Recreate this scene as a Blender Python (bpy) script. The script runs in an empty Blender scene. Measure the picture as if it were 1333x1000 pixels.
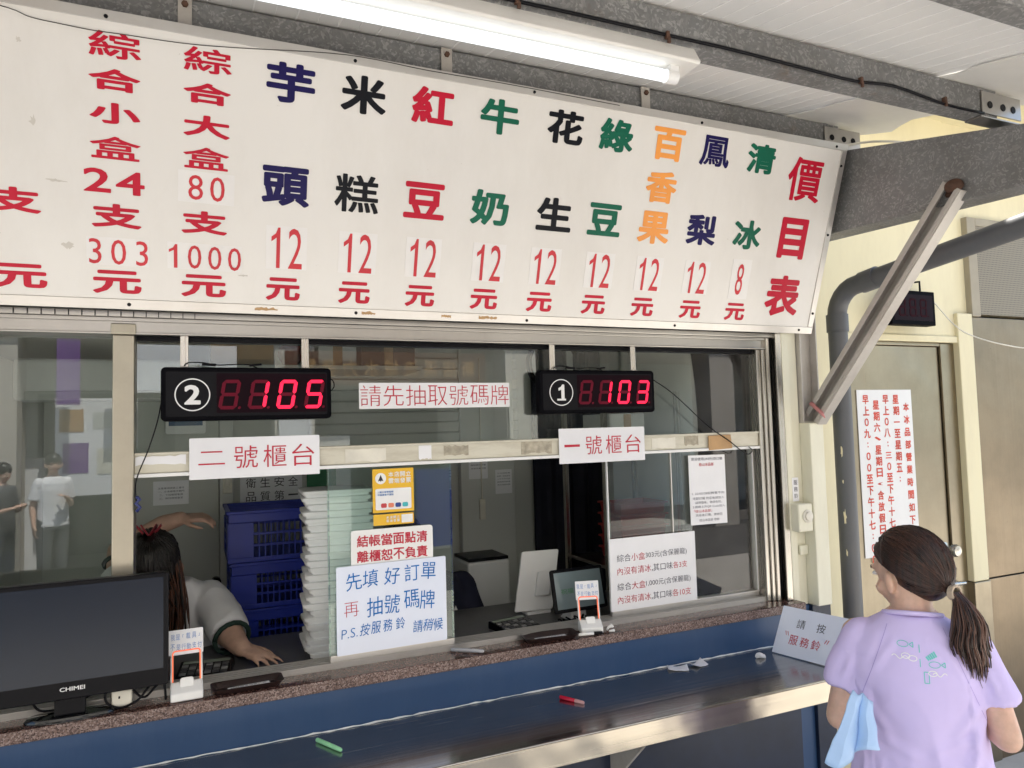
import bpy, bmesh, math, random
from mathutils import Vector, Matrix, noise as mnoise
from mathutils.bvhtree import BVHTree
random.seed(7)
R = math.radians
SC = bpy.context.scene
COL = SC.collection

# ---------------------------------------------------------------- camera
CAM_POS = Vector((0, 0, 1.75))
yaw, pitch, roll = R(23.8035), R(3.44), R(-1.576)
fwd = Vector((math.sin(yaw)*math.cos(pitch), math.cos(yaw)*math.cos(pitch), math.sin(pitch)))
r0 = Vector((math.cos(yaw), -math.sin(yaw), 0)); u0 = r0.cross(fwd)
rgt = r0*math.cos(roll) + u0*math.sin(roll); upv = -r0*math.sin(roll) + u0*math.cos(roll)
cd = bpy.data.cameras.new('camera'); cam = bpy.data.objects.new('camera', cd); COL.objects.link(cam)
cd.sensor_width = 36; cd.sensor_fit = 'HORIZONTAL'; cd.lens = 36*940/1333
cd.clip_start = 0.05; cd.clip_end = 1500
mw = Matrix((rgt, upv, -fwd)).transposed().to_4x4(); mw.translation = CAM_POS
cam.matrix_world = mw
SC.camera = cam
# ---------------------------------------------------------------- world, sun, exposure
SUN_EL, SUN_ROT = R(66), R(25)
w = bpy.data.worlds.new('World'); SC.world = w; w.use_nodes = True
nt = w.node_tree; bg = nt.nodes['Background']
sky = nt.nodes.new('ShaderNodeTexSky'); sky.sky_type = 'NISHITA'; sky.sun_disc = False
sky.sun_elevation = SUN_EL; sky.sun_rotation = SUN_ROT
nt.links.new(sky.outputs[0], bg.inputs[0]); bg.inputs[1].default_value = 0.13
sd = bpy.data.lights.new('sun', 'SUN'); sun = bpy.data.objects.new('sun', sd); COL.objects.link(sun)
sd.energy = 5.0; sd.angle = R(0.5); sd.color = (1, .95, .87)
sdir = Vector((math.sin(SUN_ROT)*math.cos(SUN_EL), math.cos(SUN_ROT)*math.cos(SUN_EL), math.sin(SUN_EL)))
sun.rotation_euler = sdir.to_track_quat('Z', 'Y').to_euler(); sun.location = (3, 6, 12)
SC.view_settings.view_transform = 'Standard'; SC.view_settings.look = 'None'
SC.view_settings.gamma = 1; SC.view_settings.use_curve_mapping = False
SC.view_settings.exposure = 1.6
try:
    SC.cycles.use_denoising = True
    SC.cycles.max_bounces = 10; SC.cycles.diffuse_bounces = 5; SC.cycles.transparent_max_bounces = 16
    SC.cycles.sample_clamp_indirect = 8
except Exception: pass

# ---------------------------------------------------------------- materials
def nmat(name):
    m = bpy.data.materials.new(name); m.use_nodes = True
    nt = m.node_tree; b = nt.nodes['Principled BSDF']
    return m, nt, b
def N(nt, kind, **kw):
    n = nt.nodes.new('ShaderNode'+kind)
    for k, v in kw.items():
        if k in n.inputs.keys(): n.inputs[k].default_value = v
        else: setattr(n, k, v)
    return n
def coords(nt, scale=(1,1,1)):
    g = N(nt, 'NewGeometry'); mp = N(nt, 'Mapping'); mp.inputs['Scale'].default_value = scale
    nt.links.new(g.outputs['Position'], mp.inputs['Vector']); return mp.outputs[0]
def ocoords(nt, scale=(1,1,1)):
    g = N(nt, 'TexCoord'); mp = N(nt, 'Mapping'); mp.inputs['Scale'].default_value = scale
    nt.links.new(g.outputs['Object'], mp.inputs['Vector']); return mp.outputs[0]
def ramp(nt, fac, stops):
    r = N(nt, 'ValToRGB'); e = r.color_ramp.elements
    while len(e) < len(stops): e.new(.5)
    for i, (p, c) in enumerate(stops):
        e[i].position = p; e[i].color = (*c, 1) if len(c) == 3 else c
    nt.links.new(fac, r.inputs[0]); return r.outputs[0]
def g3(x): return (x, x, x)
def bump(nt, b, h, strength=.2, dist=.002):
    n = N(nt, 'Bump', Strength=strength, Distance=dist)
    nt.links.new(h, n.inputs['Height']); nt.links.new(n.outputs[0], b.inputs['Normal'])
def mulc(c, k): return tuple(min(1, x*k) for x in c)

def mat(name, col, rough=.5, metal=0, var=.08, sc=9, bmp=0, bsc=60, emit=0, spec=None, coat=0, sss=0):
    m, nt, b = nmat(name); b.inputs['Roughness'].default_value = rough; b.inputs['Metallic'].default_value = metal
    if spec is not None: b.inputs['Specular IOR Level'].default_value = spec
    if coat: b.inputs['Coat Weight'].default_value = coat; b.inputs['Coat Roughness'].default_value = .08
    if sss:
        b.inputs['Subsurface Weight'].default_value = sss; b.inputs['Subsurface Radius'].default_value = (.012,.005,.003)
        b.inputs['Subsurface Scale'].default_value = 1
    co = ocoords(nt)
    n = N(nt, 'TexNoise', Scale=sc, Detail=5, Roughness=.6); nt.links.new(co, n.inputs['Vector'])
    c = ramp(nt, n.outputs[0], [(.3, mulc(col, 1-var)), (.7, mulc(col, 1+var))])
    nt.links.new(c, b.inputs['Base Color'])
    if emit:
        b.inputs['Emission Color'].default_value = (*col, 1); b.inputs['Emission Strength'].default_value = emit
    if bmp:
        n2 = N(nt, 'TexNoise', Scale=bsc, Detail=3); nt.links.new(co, n2.inputs['Vector']); bump(nt, b, n2.outputs[0], bmp)
    return m

def galvanised(name, lo=.10, hi=.30, sc=70):
    m, nt, b = nmat(name); co = ocoords(nt)
    n0 = N(nt, 'TexNoise', Scale=18, Detail=3); nt.links.new(co, n0.inputs['Vector'])
    mx = N(nt, 'MixRGB'); mx.blend_type = 'LINEAR_LIGHT'; mx.inputs[0].default_value = .03
    nt.links.new(co, mx.inputs[1]); nt.links.new(n0.outputs['Color'], mx.inputs[2])
    v = N(nt, 'TexVoronoi', Scale=sc); nt.links.new(mx.outputs[0], v.inputs['Vector'])
    sx = N(nt, 'SeparateColor'); nt.links.new(v.outputs['Color'], sx.inputs[0])
    c = ramp(nt, sx.outputs[0], [(.0, (lo, lo*1.02, lo*1.04)), (.65, ((lo+hi)*.42,)*3), (1, (hi, hi, hi*.98))])
    n = N(nt, 'TexNoise', Scale=2.2, Detail=6, Roughness=.7); nt.links.new(co, n.inputs['Vector'])
    st = ramp(nt, n.outputs[0], [(.35, (.72,.7,.68)), (.6, (1,1,1))])
    mm = N(nt, 'MixRGB'); mm.blend_type = 'MULTIPLY'; mm.inputs[0].default_value = 1
    nt.links.new(c, mm.inputs[1]); nt.links.new(st, mm.inputs[2])
    n6 = N(nt, 'TexNoise', Scale=5.5, Detail=7, Roughness=.75); nt.links.new(co, n6.inputs['Vector'])
    f6 = ramp(nt, n6.outputs[0], [(.60, g3(0)), (.72, g3(.55))]); m6 = N(nt, 'MixRGB'); nt.links.new(f6, m6.inputs[0]); nt.links.new(mm.outputs[0], m6.inputs[1]); m6.inputs[2].default_value = (.17,.105,.065,1)
    nt.links.new(m6.outputs[0], b.inputs['Base Color']); b.inputs['Metallic'].default_value = .3; b.inputs['Roughness'].default_value = .5
    return m

def steel(name, col=(.55,.54,.52), rough=.28, axis='z', streak=.12, dirt=0, bmp=.06, warp=0):
    m, nt, b = nmat(name)
    s = {'x': (1.5,160,160), 'z': (160,160,1.5), 'y': (160,1.5,160)}[axis]
    co = coords(nt, s)
    n = N(nt, 'TexNoise', Scale=1, Detail=4, Roughness=.6); nt.links.new(co, n.inputs['Vector'])
    rr = ramp(nt, n.outputs[0], [(.25, g3(max(.03, rough-streak))), (.75, g3(rough+streak))])
    nt.links.new(rr, b.inputs['Roughness']); b.inputs['Metallic'].default_value = 1
    c2 = coords(nt)
    n2 = N(nt, 'TexNoise', Scale=3.5, Detail=8, Roughness=.7); nt.links.new(c2, n2.inputs['Vector'])
    c = ramp(nt, n2.outputs[0], [(.25, mulc(col, .84-dirt)), (.65, col)])
    if dirt >= .08:
        n3 = N(nt, 'TexNoise', Scale=70, Detail=5, Roughness=.7); nt.links.new(c2, n3.inputs['Vector'])
        n4 = N(nt, 'TexNoise', Scale=2.2, Detail=2); nt.links.new(c2, n4.inputs['Vector'])
        mm = N(nt, 'Math'); mm.operation = 'MULTIPLY'; nt.links.new(n3.outputs[0], mm.inputs[0]); nt.links.new(n4.outputs[0], mm.inputs[1])
        f = ramp(nt, mm.outputs[0], [(.385, g3(0)), (.41, g3(.8))])
        mx = N(nt, 'MixRGB'); nt.links.new(f, mx.inputs[0]); nt.links.new(c, mx.inputs[1]); mx.inputs[2].default_value = (.05,.032,.02,1); c = mx.outputs[0]
    nt.links.new(c, b.inputs['Base Color']); bump(nt, b, n.outputs[0], bmp, .001)
    if warp:
        n5 = N(nt, 'TexNoise', Scale=3.2, Detail=2); nt.links.new(c2, n5.inputs['Vector']); b1 = N(nt, 'Bump', Strength=warp, Distance=.03); nt.links.new(n5.outputs[0], b1.inputs['Height'])
        nt.links.new(b1.outputs[0], b.inputs['Normal'].links[0].from_node.inputs['Normal'])
    return m

def granite(name, base, spot, dark, rough):
    m, nt, b = nmat(name); co = ocoords(nt)
    v = N(nt, 'TexVoronoi', Scale=330); nt.links.new(co, v.inputs['Vector'])
    sx = N(nt, 'SeparateColor'); nt.links.new(v.outputs['Color'], sx.inputs[0])
    c = ramp(nt, sx.outputs[0], [(0, dark), (.35, base), (.7, mulc(base, 1.4)), (.86, spot)])
    n = N(nt, 'TexNoise', Scale=4, Detail=6); nt.links.new(co, n.inputs['Vector'])
    st = ramp(nt, n.outputs[0], [(.35, g3(.75)), (.65, g3(1))])
    mm = N(nt, 'MixRGB'); mm.blend_type = 'MULTIPLY'; mm.inputs[0].default_value = 1
    nt.links.new(c, mm.inputs[1]); nt.links.new(st, mm.inputs[2]); nt.links.new(mm.outputs[0], b.inputs['Base Color'])
    b.inputs['Roughness'].default_value = rough; b.inputs['Specular IOR Level'].default_value = .32
    return m

def grime(name, col, rough=.4, amount=.25, sc=3, spots=True, stain=(.45,.40,.33), metal=0, streak=(1,1,.25), coat=0):
    m, nt, b = nmat(name); co = ocoords(nt, streak); c0 = ocoords(nt)
    n = N(nt, 'TexNoise', Scale=sc, Detail=9, Roughness=.72); nt.links.new(co, n.inputs['Vector'])
    f = ramp(nt, n.outputs[0], [(.45, g3(0)), (.8, g3(amount))])
    mx = N(nt, 'MixRGB'); nt.links.new(f, mx.inputs[0]); mx.inputs[1].default_value = (*col, 1); mx.inputs[2].default_value = (*stain, 1)
    out = mx.outputs[0]
    if spots:
        v = N(nt, 'TexNoise', Scale=24, Detail=6, Roughness=.75); nt.links.new(c0, v.inputs['Vector'])
        f2 = ramp(nt, v.outputs[0], [(.69, g3(0)), (.74, g3(.55))])
        m2 = N(nt, 'MixRGB'); nt.links.new(f2, m2.inputs[0]); nt.links.new(out, m2.inputs[1]); m2.inputs[2].default_value = (*stain, 1); out = m2.outputs[0]
    nt.links.new(out, b.inputs['Base Color']); b.inputs['Roughness'].default_value = rough; b.inputs['Metallic'].default_value = metal
    if coat: b.inputs['Coat Weight'].default_value = coat; b.inputs['Coat Roughness'].default_value = .12
    return m

def glassmat(name, tint=(.93,.97,.95), dust=.02, ior=1.62):
    m, nt, b = nmat(name); out = nt.nodes['Material Output']; nt.nodes.remove(b)
    t = N(nt, 'BsdfTransparent'); t.inputs[0].default_value = (*tint, 1)
    g = N(nt, 'BsdfGlossy', Roughness=0.0); g.inputs[0].default_value = (1,1,1,1)
    d = N(nt, 'BsdfDiffuse'); d.inputs[0].default_value = (.7,.7,.68,1)
    co = coords(nt); n = N(nt, 'TexNoise', Scale=6, Detail=7, Roughness=.7); nt.links.new(co, n.inputs['Vector'])
    f = ramp(nt, n.outputs[0], [(.4, g3(dust*.3)), (.75, g3(dust*2.5))])
    m0 = N(nt, 'MixShader'); nt.links.new(f, m0.inputs[0]); nt.links.new(t.outputs[0], m0.inputs[1]); nt.links.new(d.outputs[0], m0.inputs[2])
    fr = N(nt, 'Fresnel', IOR=ior)
    mx = N(nt, 'MixShader'); nt.links.new(fr.outputs[0], mx.inputs[0]); nt.links.new(m0.outputs[0], mx.inputs[1]); nt.links.new(g.outputs[0], mx.inputs[2])
    nt.links.new(mx.outputs[0], out.inputs[0]); return m

MT = dict(
 board=grime('board_white', (.82,.795,.755), .32, .24, 2.5, True, coat=.15),
 paper=mat('paper', (.80,.80,.82), .55, var=.03),
 board_sky=mat('board_white_sky_tint', (.72,.77,.90), .2, var=.02, bmp=.08, bsc=16), paper_gloss=mat('laminated_paper', (.80,.80,.83), .16, var=.03, bmp=.05, bsc=14),  # bluish board white has the sky's reflection mixed into its base colour
 sticker=mat('sticker_white', (.84,.82,.80), .35, var=.03),
 alu=grime('aluminium_trim', (.62,.60,.57), .38, .3, 5, True, (.35,.3,.25), .75, (1,1,1)),
 R=mat('vinyl_red', (.55,.008,.035), .35, var=.1, sc=3, spec=.25), N=mat('vinyl_navy', (.012,.008,.085), .35, spec=.2), K=mat('vinyl_black', (.005,.006,.010), .35, spec=.2),
 G=mat('vinyl_green', (.006,.13,.075), .35, var=.15, sc=3, spec=.25), O=mat('vinyl_orange', (.95,.36,.07), .35),
 num=mat('number_red', (.60,.015,.03), .4), ink_red=mat('ink_red', (.50,.012,.04), .4), ink_black=mat('ink_black', (.02,.02,.028), .5),
 ink_blue=mat('ink_blue', (.0,.145,.48), .4, var=.15, sc=30, spec=.2), ink_grey=mat('ink_grey', (.08,.08,.12), .5), dk_red=mat('door_notice_red', (.62,.05,.02), .4, var=.2),
 galv=galvanised('galvanised_steel', .19, .36, 150), galv_d=galvanised('galvanised_spangle', .22, .36, 170),
 st_z=steel('stainless_upright', (.56,.53,.48), .26), st_x=steel('stainless_rail', (.46,.44,.41), .30, 'x', .03, .05, .01), post=steel('brushed_post', (.46,.425,.345), .38, 'z', .05, .05, .01),
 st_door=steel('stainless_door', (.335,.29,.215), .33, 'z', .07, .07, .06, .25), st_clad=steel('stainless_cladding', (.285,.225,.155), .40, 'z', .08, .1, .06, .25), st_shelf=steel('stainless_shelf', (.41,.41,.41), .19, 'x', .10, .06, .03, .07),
 st_lip=steel('stainless_lip', (.43,.395,.335), .24, 'x', .06, 0, .03, .6),
 granite=granite('granite_top', (.075,.034,.028), (.24,.15,.13), (.02,.012,.011), .13),
 granite_edge=granite('granite_edge', (.17,.115,.10), (.36,.28,.26), (.05,.03,.027), .5),
 blue=grime('blue_wall_paint', (.022,.066,.165), .4, .30, 5, True, (.085,.135,.235)), blue_d=mat('dark_blue_and_shade', (.012,.020,.045), .4, var=.2),  # the darker blue also holds the shade under the shelf
 cream=grime('cream_paint', (.78,.71,.47), .5, .45, 3.5, True, (.5,.42,.27)), cream2=grime('cream_steel', (.74,.72,.58), .42, .35, 5, True, (.42,.36,.26)),
 beige=grime('beige_post', (.60,.55,.42), .42, .3, 4, True, (.36,.31,.22)), transom=grime('transom_paint', (.62,.59,.49), .45, .75, 9, True, (.36,.31,.23), 0, (.6,1,3)),
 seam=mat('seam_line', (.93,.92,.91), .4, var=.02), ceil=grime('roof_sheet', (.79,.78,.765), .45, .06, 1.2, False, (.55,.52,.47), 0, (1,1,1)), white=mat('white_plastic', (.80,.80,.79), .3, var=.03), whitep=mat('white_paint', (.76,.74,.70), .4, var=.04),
 tube=mat('lamp_tube', (.88,.95,1), .3, var=0, emit=.34), pvc=grime('grey_pvc', (.10,.105,.115), .45, .35, 5, True, (.20,.19,.17)), iron=mat('dark_iron', (.05,.045,.04), .55, .4, .3, 20),
 brace=grime('brace_paint', (.50,.47,.43), .45, .6, 4, True, (.25,.2,.16), .2, (1,1,1)), rust=mat('rust', (.085,.042,.026), .8, var=.4, sc=60),
 black=mat('black_plastic', (.006,.006,.008), .35, var=.1, spec=.12), blackm=mat('black_matt', (.0035,.0035,.005), .5, spec=.03), gloss=mat('black_gloss', (.008,.008,.009), .07),
 screen=mat('monitor_glass', (.010,.016,.030), .2, var=.03, spec=.3), ledred=mat('led_lit', (.95,.005,.05), .4, var=0, emit=.42), ledoff=mat('led_unlit', (.13,.006,.020), .4, spec=.1), ledwin=mat('led_window', (.010,.003,.006), .3, spec=.06),
 markw=mat('mark_white', (.80,.80,.80), .4), glass=glassmat('window_glass'), glass_s=glassmat('sliding_glass', (.86,.95,.91), .012, 1.5), wall_in=grime('interior_wall', (.50,.51,.47), .55, .2, 2, False), wall_in2=grime('interior_panel', (.56,.57,.54), .45, .2, 2, False),
 floor_in=mat('interior_floor', (.18,.17,.16), .5), counter_in=mat('worktop_grey', (.13,.13,.135), .4), crate=mat('blue_crate', (.006,.024,.30), .4, var=.1), foam=mat('styrofoam', (.88,.885,.89), .75, var=.02, bmp=.12, bsc=300),
 yel=mat('poster_yellow', (.80,.47,.03), .3, var=.03), tape=mat('tape_brown', (.45,.27,.12), .45, var=.15), tape_w=mat('tape_cream', (.70,.67,.58), .5, var=.15), tape_d=mat('tape_residue', (.40,.36,.28), .7, var=.3, sc=50),
 tray=mat('dark_tray', (.028,.016,.015), .35), curtain=mat('dark_curtain', (.012,.013,.025), .8, var=.3), redp=mat('red_plastic', (.35,.03,.03), .4), orange=mat('orange_plastic', (.80,.14,.06), .35),
 asphalt=mat('asphalt', (.13,.125,.12), .9, var=.2, sc=30, bmp=.3), concrete=grime('concrete_paving', (.56,.53,.475), .8, .4, 1.2, True, (.25,.23,.2), 0, (1,1,1)),
 skin=mat('skin', (.62,.40,.30), .48, var=.10, sc=45, sss=.25, bmp=.04, bsc=200), skin2=mat('skin_tone', (.60,.38,.285), .5, var=.09, sc=45), lav=mat('lavender_cotton', (.62,.53,.84), .8, var=.03, bmp=.12, bsc=500), shirtw=mat('white_cotton', (.80,.80,.82), .85, var=.04, bmp=.1, bsc=400), navyc=mat('navy_cotton', (.012,.014,.035), .85),
 grn=mat('dark_green_trim', (.015,.04,.03), .8), bag=mat('pale_blue_plastic', (.40,.58,.85), .4, var=.06), claw=mat('red_claw', (.28,.010,.025), .3), denim=mat('dark_denim', (.03,.04,.07), .8), shoe=mat('shoe', (.05,.05,.05), .6),
 teal=mat('print_teal', (.16,.56,.54), .6), purple=mat('banner_purple', (.16,.05,.28), .5), brown=mat('board_brown', (.13,.065,.035), .5), green=mat('green_plastic', (.35,.75,.40), .35), redpen=mat('red_pen', (.55,.01,.04), .25), greendk=mat('green_board', (.02,.18,.07), .5),
)
def hairmat(name, dark, light):
    m, nt, b = nmat(name); co = coords(nt, (60,60,7))
    n = N(nt, 'TexNoise', Scale=2, Detail=4); nt.links.new(co, n.inputs['Vector'])
    c = ramp(nt, n.outputs[0], [(.35, dark), (.7, light)]); nt.links.new(c, b.inputs['Base Color'])
    b.inputs['Roughness'].default_value = .38; bump(nt, b, n.outputs[0], .5, .003); return m
MT['hair'] = hairmat('hair_dark_brown', (.010,.006,.005), (.055,.022,.015)); MT['hairtip'] = hairmat('hair_auburn', (.05,.018,.010), (.13,.05,.026))
MT['hairb'] = hairmat('hair_black', (.006,.005,.005), (.02,.015,.013))
def perforated():
    m, nt, b = nmat('perforated_sheet'); co = coords(nt, (90,90,90))
    v = N(nt, 'TexVoronoi', Scale=1, Randomness=0); nt.links.new(co, v.inputs['Vector'])
    c = ramp(nt, v.outputs['Distance'], [(.22, (.04,.034,.026)), (.30, (.27,.235,.175))]); nt.links.new(c, b.inputs['Base Color'])
    b.inputs['Roughness'].default_value = .5; b.inputs['Metallic'].default_value = .3; return m
MT['perf'] = perforated()

# ---------------------------------------------------------------- mesh helpers
def wl(o):
    v = Vector((0,0,0))
    while o is not None: v += o.location; o = o.parent
    return v
def tag(o, label=None, cat=None, group=None, kind=None):
    if label: o['label'] = label
    if cat: o['category'] = cat
    if group: o['group'] = group
    if kind: o['kind'] = kind
    return o
def thing(name, label, cat, loc=(0,0,0), group=None):
    o = bpy.data.objects.new(name, None); COL.objects.link(o); o.location = loc; o.empty_display_size = .1
    return tag(o, label, cat, group)
_gc = {}
def glyph(s, bold=0.0):
    """outline of a string as flat faces in a unit box; bold > 0 thickens every stroke with round ends"""
    k = (s, bold)
    if k in _gc: return _gc[k]
    if s == '1':
        vs = [(x, y, 1.0) for x, y in ((.30,0),(.43,0),(.43,1),(.35,1),(.27,.85),(.12,.77),(.12,.65),(.30,.75))]; fs = [(0,1,2,7), (2,3,7), (3,4,7), (4,5,6), (4,6,7)]
        return _finish(k, vs, fs, bold)
    c = bpy.data.curves.new('t', 'FONT'); c.body = s; c.offset = min(bold, 0); c.resolution_u = 3; c.fill_mode = 'FRONT'
    o = bpy.data.objects.new('t', c); COL.objects.link(o)
    me = bpy.data.meshes.new_from_object(o.evaluated_get(bpy.context.evaluated_depsgraph_get()))
    vs = [(v.co.x, v.co.y, 1.0) for v in me.vertices]; fs = [tuple(p.vertices) for p in me.polygons]
    bpy.data.objects.remove(o); bpy.data.curves.remove(c); bpy.data.meshes.remove(me)
    return _finish(k, vs, fs, bold)
def _finish(k, vs, fs, bold):
    if bold > 0:
        cnt = {}
        for f in fs:
            for i in range(len(f)): e = tuple(sorted((f[i], f[(i+1) % len(f)]))); cnt[e] = cnt.get(e, 0)+1
        nv = 7; base = list(vs); seen = set(); rs = random.Random(3)
        for (i, j), n in cnt.items():
            if n != 1: continue
            a, b = base[i], base[j]; dx, dy = b[0]-a[0], b[1]-a[1]; l = math.hypot(dx, dy)
            if l > 1e-6:
                nx, ny = -dy/l*bold, dx/l*bold; z = rs.uniform(.0, .9); q = len(vs)
                vs += [(a[0]+nx,a[1]+ny,z),(b[0]+nx,b[1]+ny,z),(b[0]-nx,b[1]-ny,z),(a[0]-nx,a[1]-ny,z)]; fs.append((q,q+1,q+2,q+3))
            for t in (i, j):
                if t in seen: continue
                seen.add(t); p = base[t]; z = rs.uniform(0, .9); q = len(vs)
                vs += [(p[0]+bold*math.cos(2*math.pi*m/nv), p[1]+bold*math.sin(2*math.pi*m/nv), z) for m in range(nv)]; fs.append(tuple(range(q, q+nv)))
    xs = [v[0] for v in vs]; ys = [v[1] for v in vs]; x0, x1, y0, y1 = min(xs), max(xs), min(ys), max(ys)
    vs = [((v[0]-(x0+x1)/2)/max(1e-6, x1-x0), (v[1]-(y0+y1)/2)/max(1e-6, y1-y0), v[2]) for v in vs]
    _gc[k] = (vs, fs, (x1-x0)/max(1e-6, y1-y0)); return _gc[k]
class Frame:
    def __init__(s, O, eu=(1,0,0), ev=(0,0,1)):
        s.O = Vector(O); s.u = Vector(eu).normalized(); s.v = Vector(ev).normalized(); s.n = s.u.cross(s.v)
    def p(s, u, v, d=0): return s.O + s.u*u + s.v*v + s.n*d
class MB:
    def __init__(s): s.V = []; s.F = []; s.M = []
    def add(s, vs, fs, m=0):
        o = len(s.V); s.V += [tuple(v) for v in vs]; s.F += [tuple(o+i for i in f) for f in fs]; s.M += [m]*len(fs); return s
    def obox(s, c, a, b, d, m=0):
        c, a, b, d = Vector(c), Vector(a), Vector(b), Vector(d)
        vs = [c+a*i+b*j+d*k for i in (-1,1) for j in (-1,1) for k in (-1,1)]
        return s.add(vs, [(0,1,3,2),(4,6,7,5),(0,4,5,1),(2,3,7,6),(0,2,6,4),(1,5,7,3)], m)
    def box(s, x0, x1, y0, y1, z0, z1, m=0):
        return s.obox(((x0+x1)/2,(y0+y1)/2,(z0+z1)/2), ((x1-x0)/2,0,0), (0,(y1-y0)/2,0), (0,0,(z1-z0)/2), m)
    def fbox(s, fr, u0, u1, v0, v1, d0, d1, m=0):
        return s.obox(fr.p((u0+u1)/2,(v0+v1)/2,(d0+d1)/2), fr.u*((u1-u0)/2), fr.v*((v1-v0)/2), fr.n*((d1-d0)/2), m)
    def cyl(s, p0, p1, r, n=16, r1=None, m=0): return s.tube([p0, p1], [r, r if r1 is None else r1], n, m)
    def tube(s, pts, r, n=8, m=0, cap=True, flat=None):
        pts = [Vector(p) for p in pts]; k = len(pts); rr = r if isinstance(r, (list, tuple)) else [r]*k
        vs = []; up = None
        for i, p in enumerate(pts):
            t = (pts[min(i+1,k-1)]-pts[max(i-1,0)]).normalized()
            if up is None: up = Vector((0,0,1)) if abs(t.z) < .9 else Vector((1,0,0))
            a = t.cross(up).normalized(); b = a.cross(t).normalized(); up = b
            fl = flat or 1
            vs += [p + a*(rr[i]*math.cos(2*math.pi*j/n)) + b*(rr[i]*fl*math.sin(2*math.pi*j/n)) for j in range(n)]
        fs = [(i*n+j, i*n+(j+1)%n, (i+1)*n+(j+1)%n, (i+1)*n+j) for i in range(k-1) for j in range(n)]
        if cap: fs += [tuple(range(n))[::-1], tuple((k-1)*n+j for j in range(n))]
        return s.add(vs, fs, m)
    def rings(s, rs, m=0, cap=True):
        n = len(rs[0]); k = len(rs); vs = [v for r in rs for v in r]
        fs = [(i*n+j, i*n+(j+1)%n, (i+1)*n+(j+1)%n, (i+1)*n+j) for i in range(k-1) for j in range(n)]
        if cap: fs += [tuple(range(n))[::-1], tuple((k-1)*n+j for j in range(n))]
        return s.add(vs, fs, m)
    def lathe(s, c, prof, n=24, m=0, ax=None):
        fr = ax or (Vector((1,0,0)), Vector((0,1,0)), Vector((0,0,1))); c = Vector(c)
        return s.rings([[c + fr[0]*(r*math.cos(2*math.pi*j/n)) + fr[1]*(r*math.sin(2*math.pi*j/n)) + fr[2]*z for j in range(n)] for r, z in prof], m)
    def prism(s, pts, ext, m=0):
        pts = [Vector(p) for p in pts]; e = Vector(ext); n = len(pts)
        fs = [tuple(range(n)), tuple(range(2*n-1, n-1, -1))] + [(j, n+j, n+(j+1)%n, (j+1)%n) for j in range(n)]
        return s.add(pts+[p+e for p in pts], fs, m)
    def ell(s, c, r, rot=None, n=16, m=0):
        c = Vector(c); rot = rot or Matrix.Identity(3); vs = []; k = n//2
        for i in range(1, k):
            th = math.pi*i/k
            vs += [c + rot @ Vector((r[0]*math.sin(th)*math.cos(2*math.pi*j/n), r[1]*math.sin(th)*math.sin(2*math.pi*j/n), r[2]*math.cos(th))) for j in range(n)]
        a = len(vs); vs += [c + rot @ Vector((0,0,r[2])), c + rot @ Vector((0,0,-r[2]))]
        fs = [(i*n+j, (i+1)*n+j, (i+1)*n+(j+1)%n, i*n+(j+1)%n) for i in range(k-2) for j in range(n)]
        fs += [(a, j, (j+1)%n) for j in range(n)] + [(a+1, (k-2)*n+(j+1)%n, (k-2)*n+j) for j in range(n)]
        return s.add(vs, fs, m)
    def rrect(s, fr, u0, u1, v0, v1, rad, d0, d1, m=0, n=5):
        pts = []
        for cu, cv, a0 in ((u1-rad,v1-rad,0),(u0+rad,v1-rad,90),(u0+rad,v0+rad,180),(u1-rad,v0+rad,270)):
            pts += [fr.p(cu+rad*math.cos(R(a0+90*i/n)), cv+rad*math.sin(R(a0+90*i/n)), d0) for i in range(n+1)]
        return s.prism(pts, fr.n*(d1-d0), m)
    def text(s, fr, t, u, v, w=None, h=None, d=.001, bold=0.0, m=0, rot=0, shear=0):
        vs, fs, asp = glyph(t, bold)
        if w is None: w = h*asp
        if h is None: h = w/asp
        c, sn = math.cos(rot), math.sin(rot)
        return s.add([fr.p(u+(x*w+shear*y*h)*c-y*h*sn, v+(x*w+shear*y*h)*sn+y*h*c, d+z*.0004) for x, y, z in vs], fs, m)
    def build(s, name, mats, parent=None, smooth=None, bevel=0, loc=None, seg=2):
        me = bpy.data.meshes.new(name)
        if not isinstance(mats, (list, tuple)): mats = [mats]
        mats = [MT[x] if isinstance(x, str) else x for x in mats]
        if parent is not None: off = wl(parent)
        elif loc is not None: off = Vector(loc)
        else:
            off = Vector(((min(v[0] for v in s.V)+max(v[0] for v in s.V))/2, (min(v[1] for v in s.V)+max(v[1] for v in s.V))/2, min(v[2] for v in s.V)))
        me.from_pydata([Vector(v)-off for v in s.V], [], s.F)
        for x in mats: me.materials.append(x)
        me.polygons.foreach_set('material_index', s.M)
        bm = bmesh.new(); bm.from_mesh(me); bmesh.ops.recalc_face_normals(bm, faces=bm.faces); bm.to_mesh(me); bm.free()
        if smooth:
            me.polygons.foreach_set('use_smooth', [True]*len(me.polygons))
            if smooth is not True: me.set_sharp_from_angle(angle=R(smooth))
        me.update()
        o = bpy.data.objects.new(name, me); COL.objects.link(o)
        if parent is not None: o.parent = parent
        else: o.location = off
        if bevel:
            b = o.modifiers.new('b', 'BEVEL'); b.width = bevel; b.segments = seg; b.limit_method = 'ANGLE'; b.angle_limit = R(35)
            b.harden_normals = False
        return o
def copy_tree(o, parent=None):
    c = o.copy(); COL.objects.link(c); c.parent = parent
    for ch in list(o.children): copy_tree(ch, c)
    return c
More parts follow.
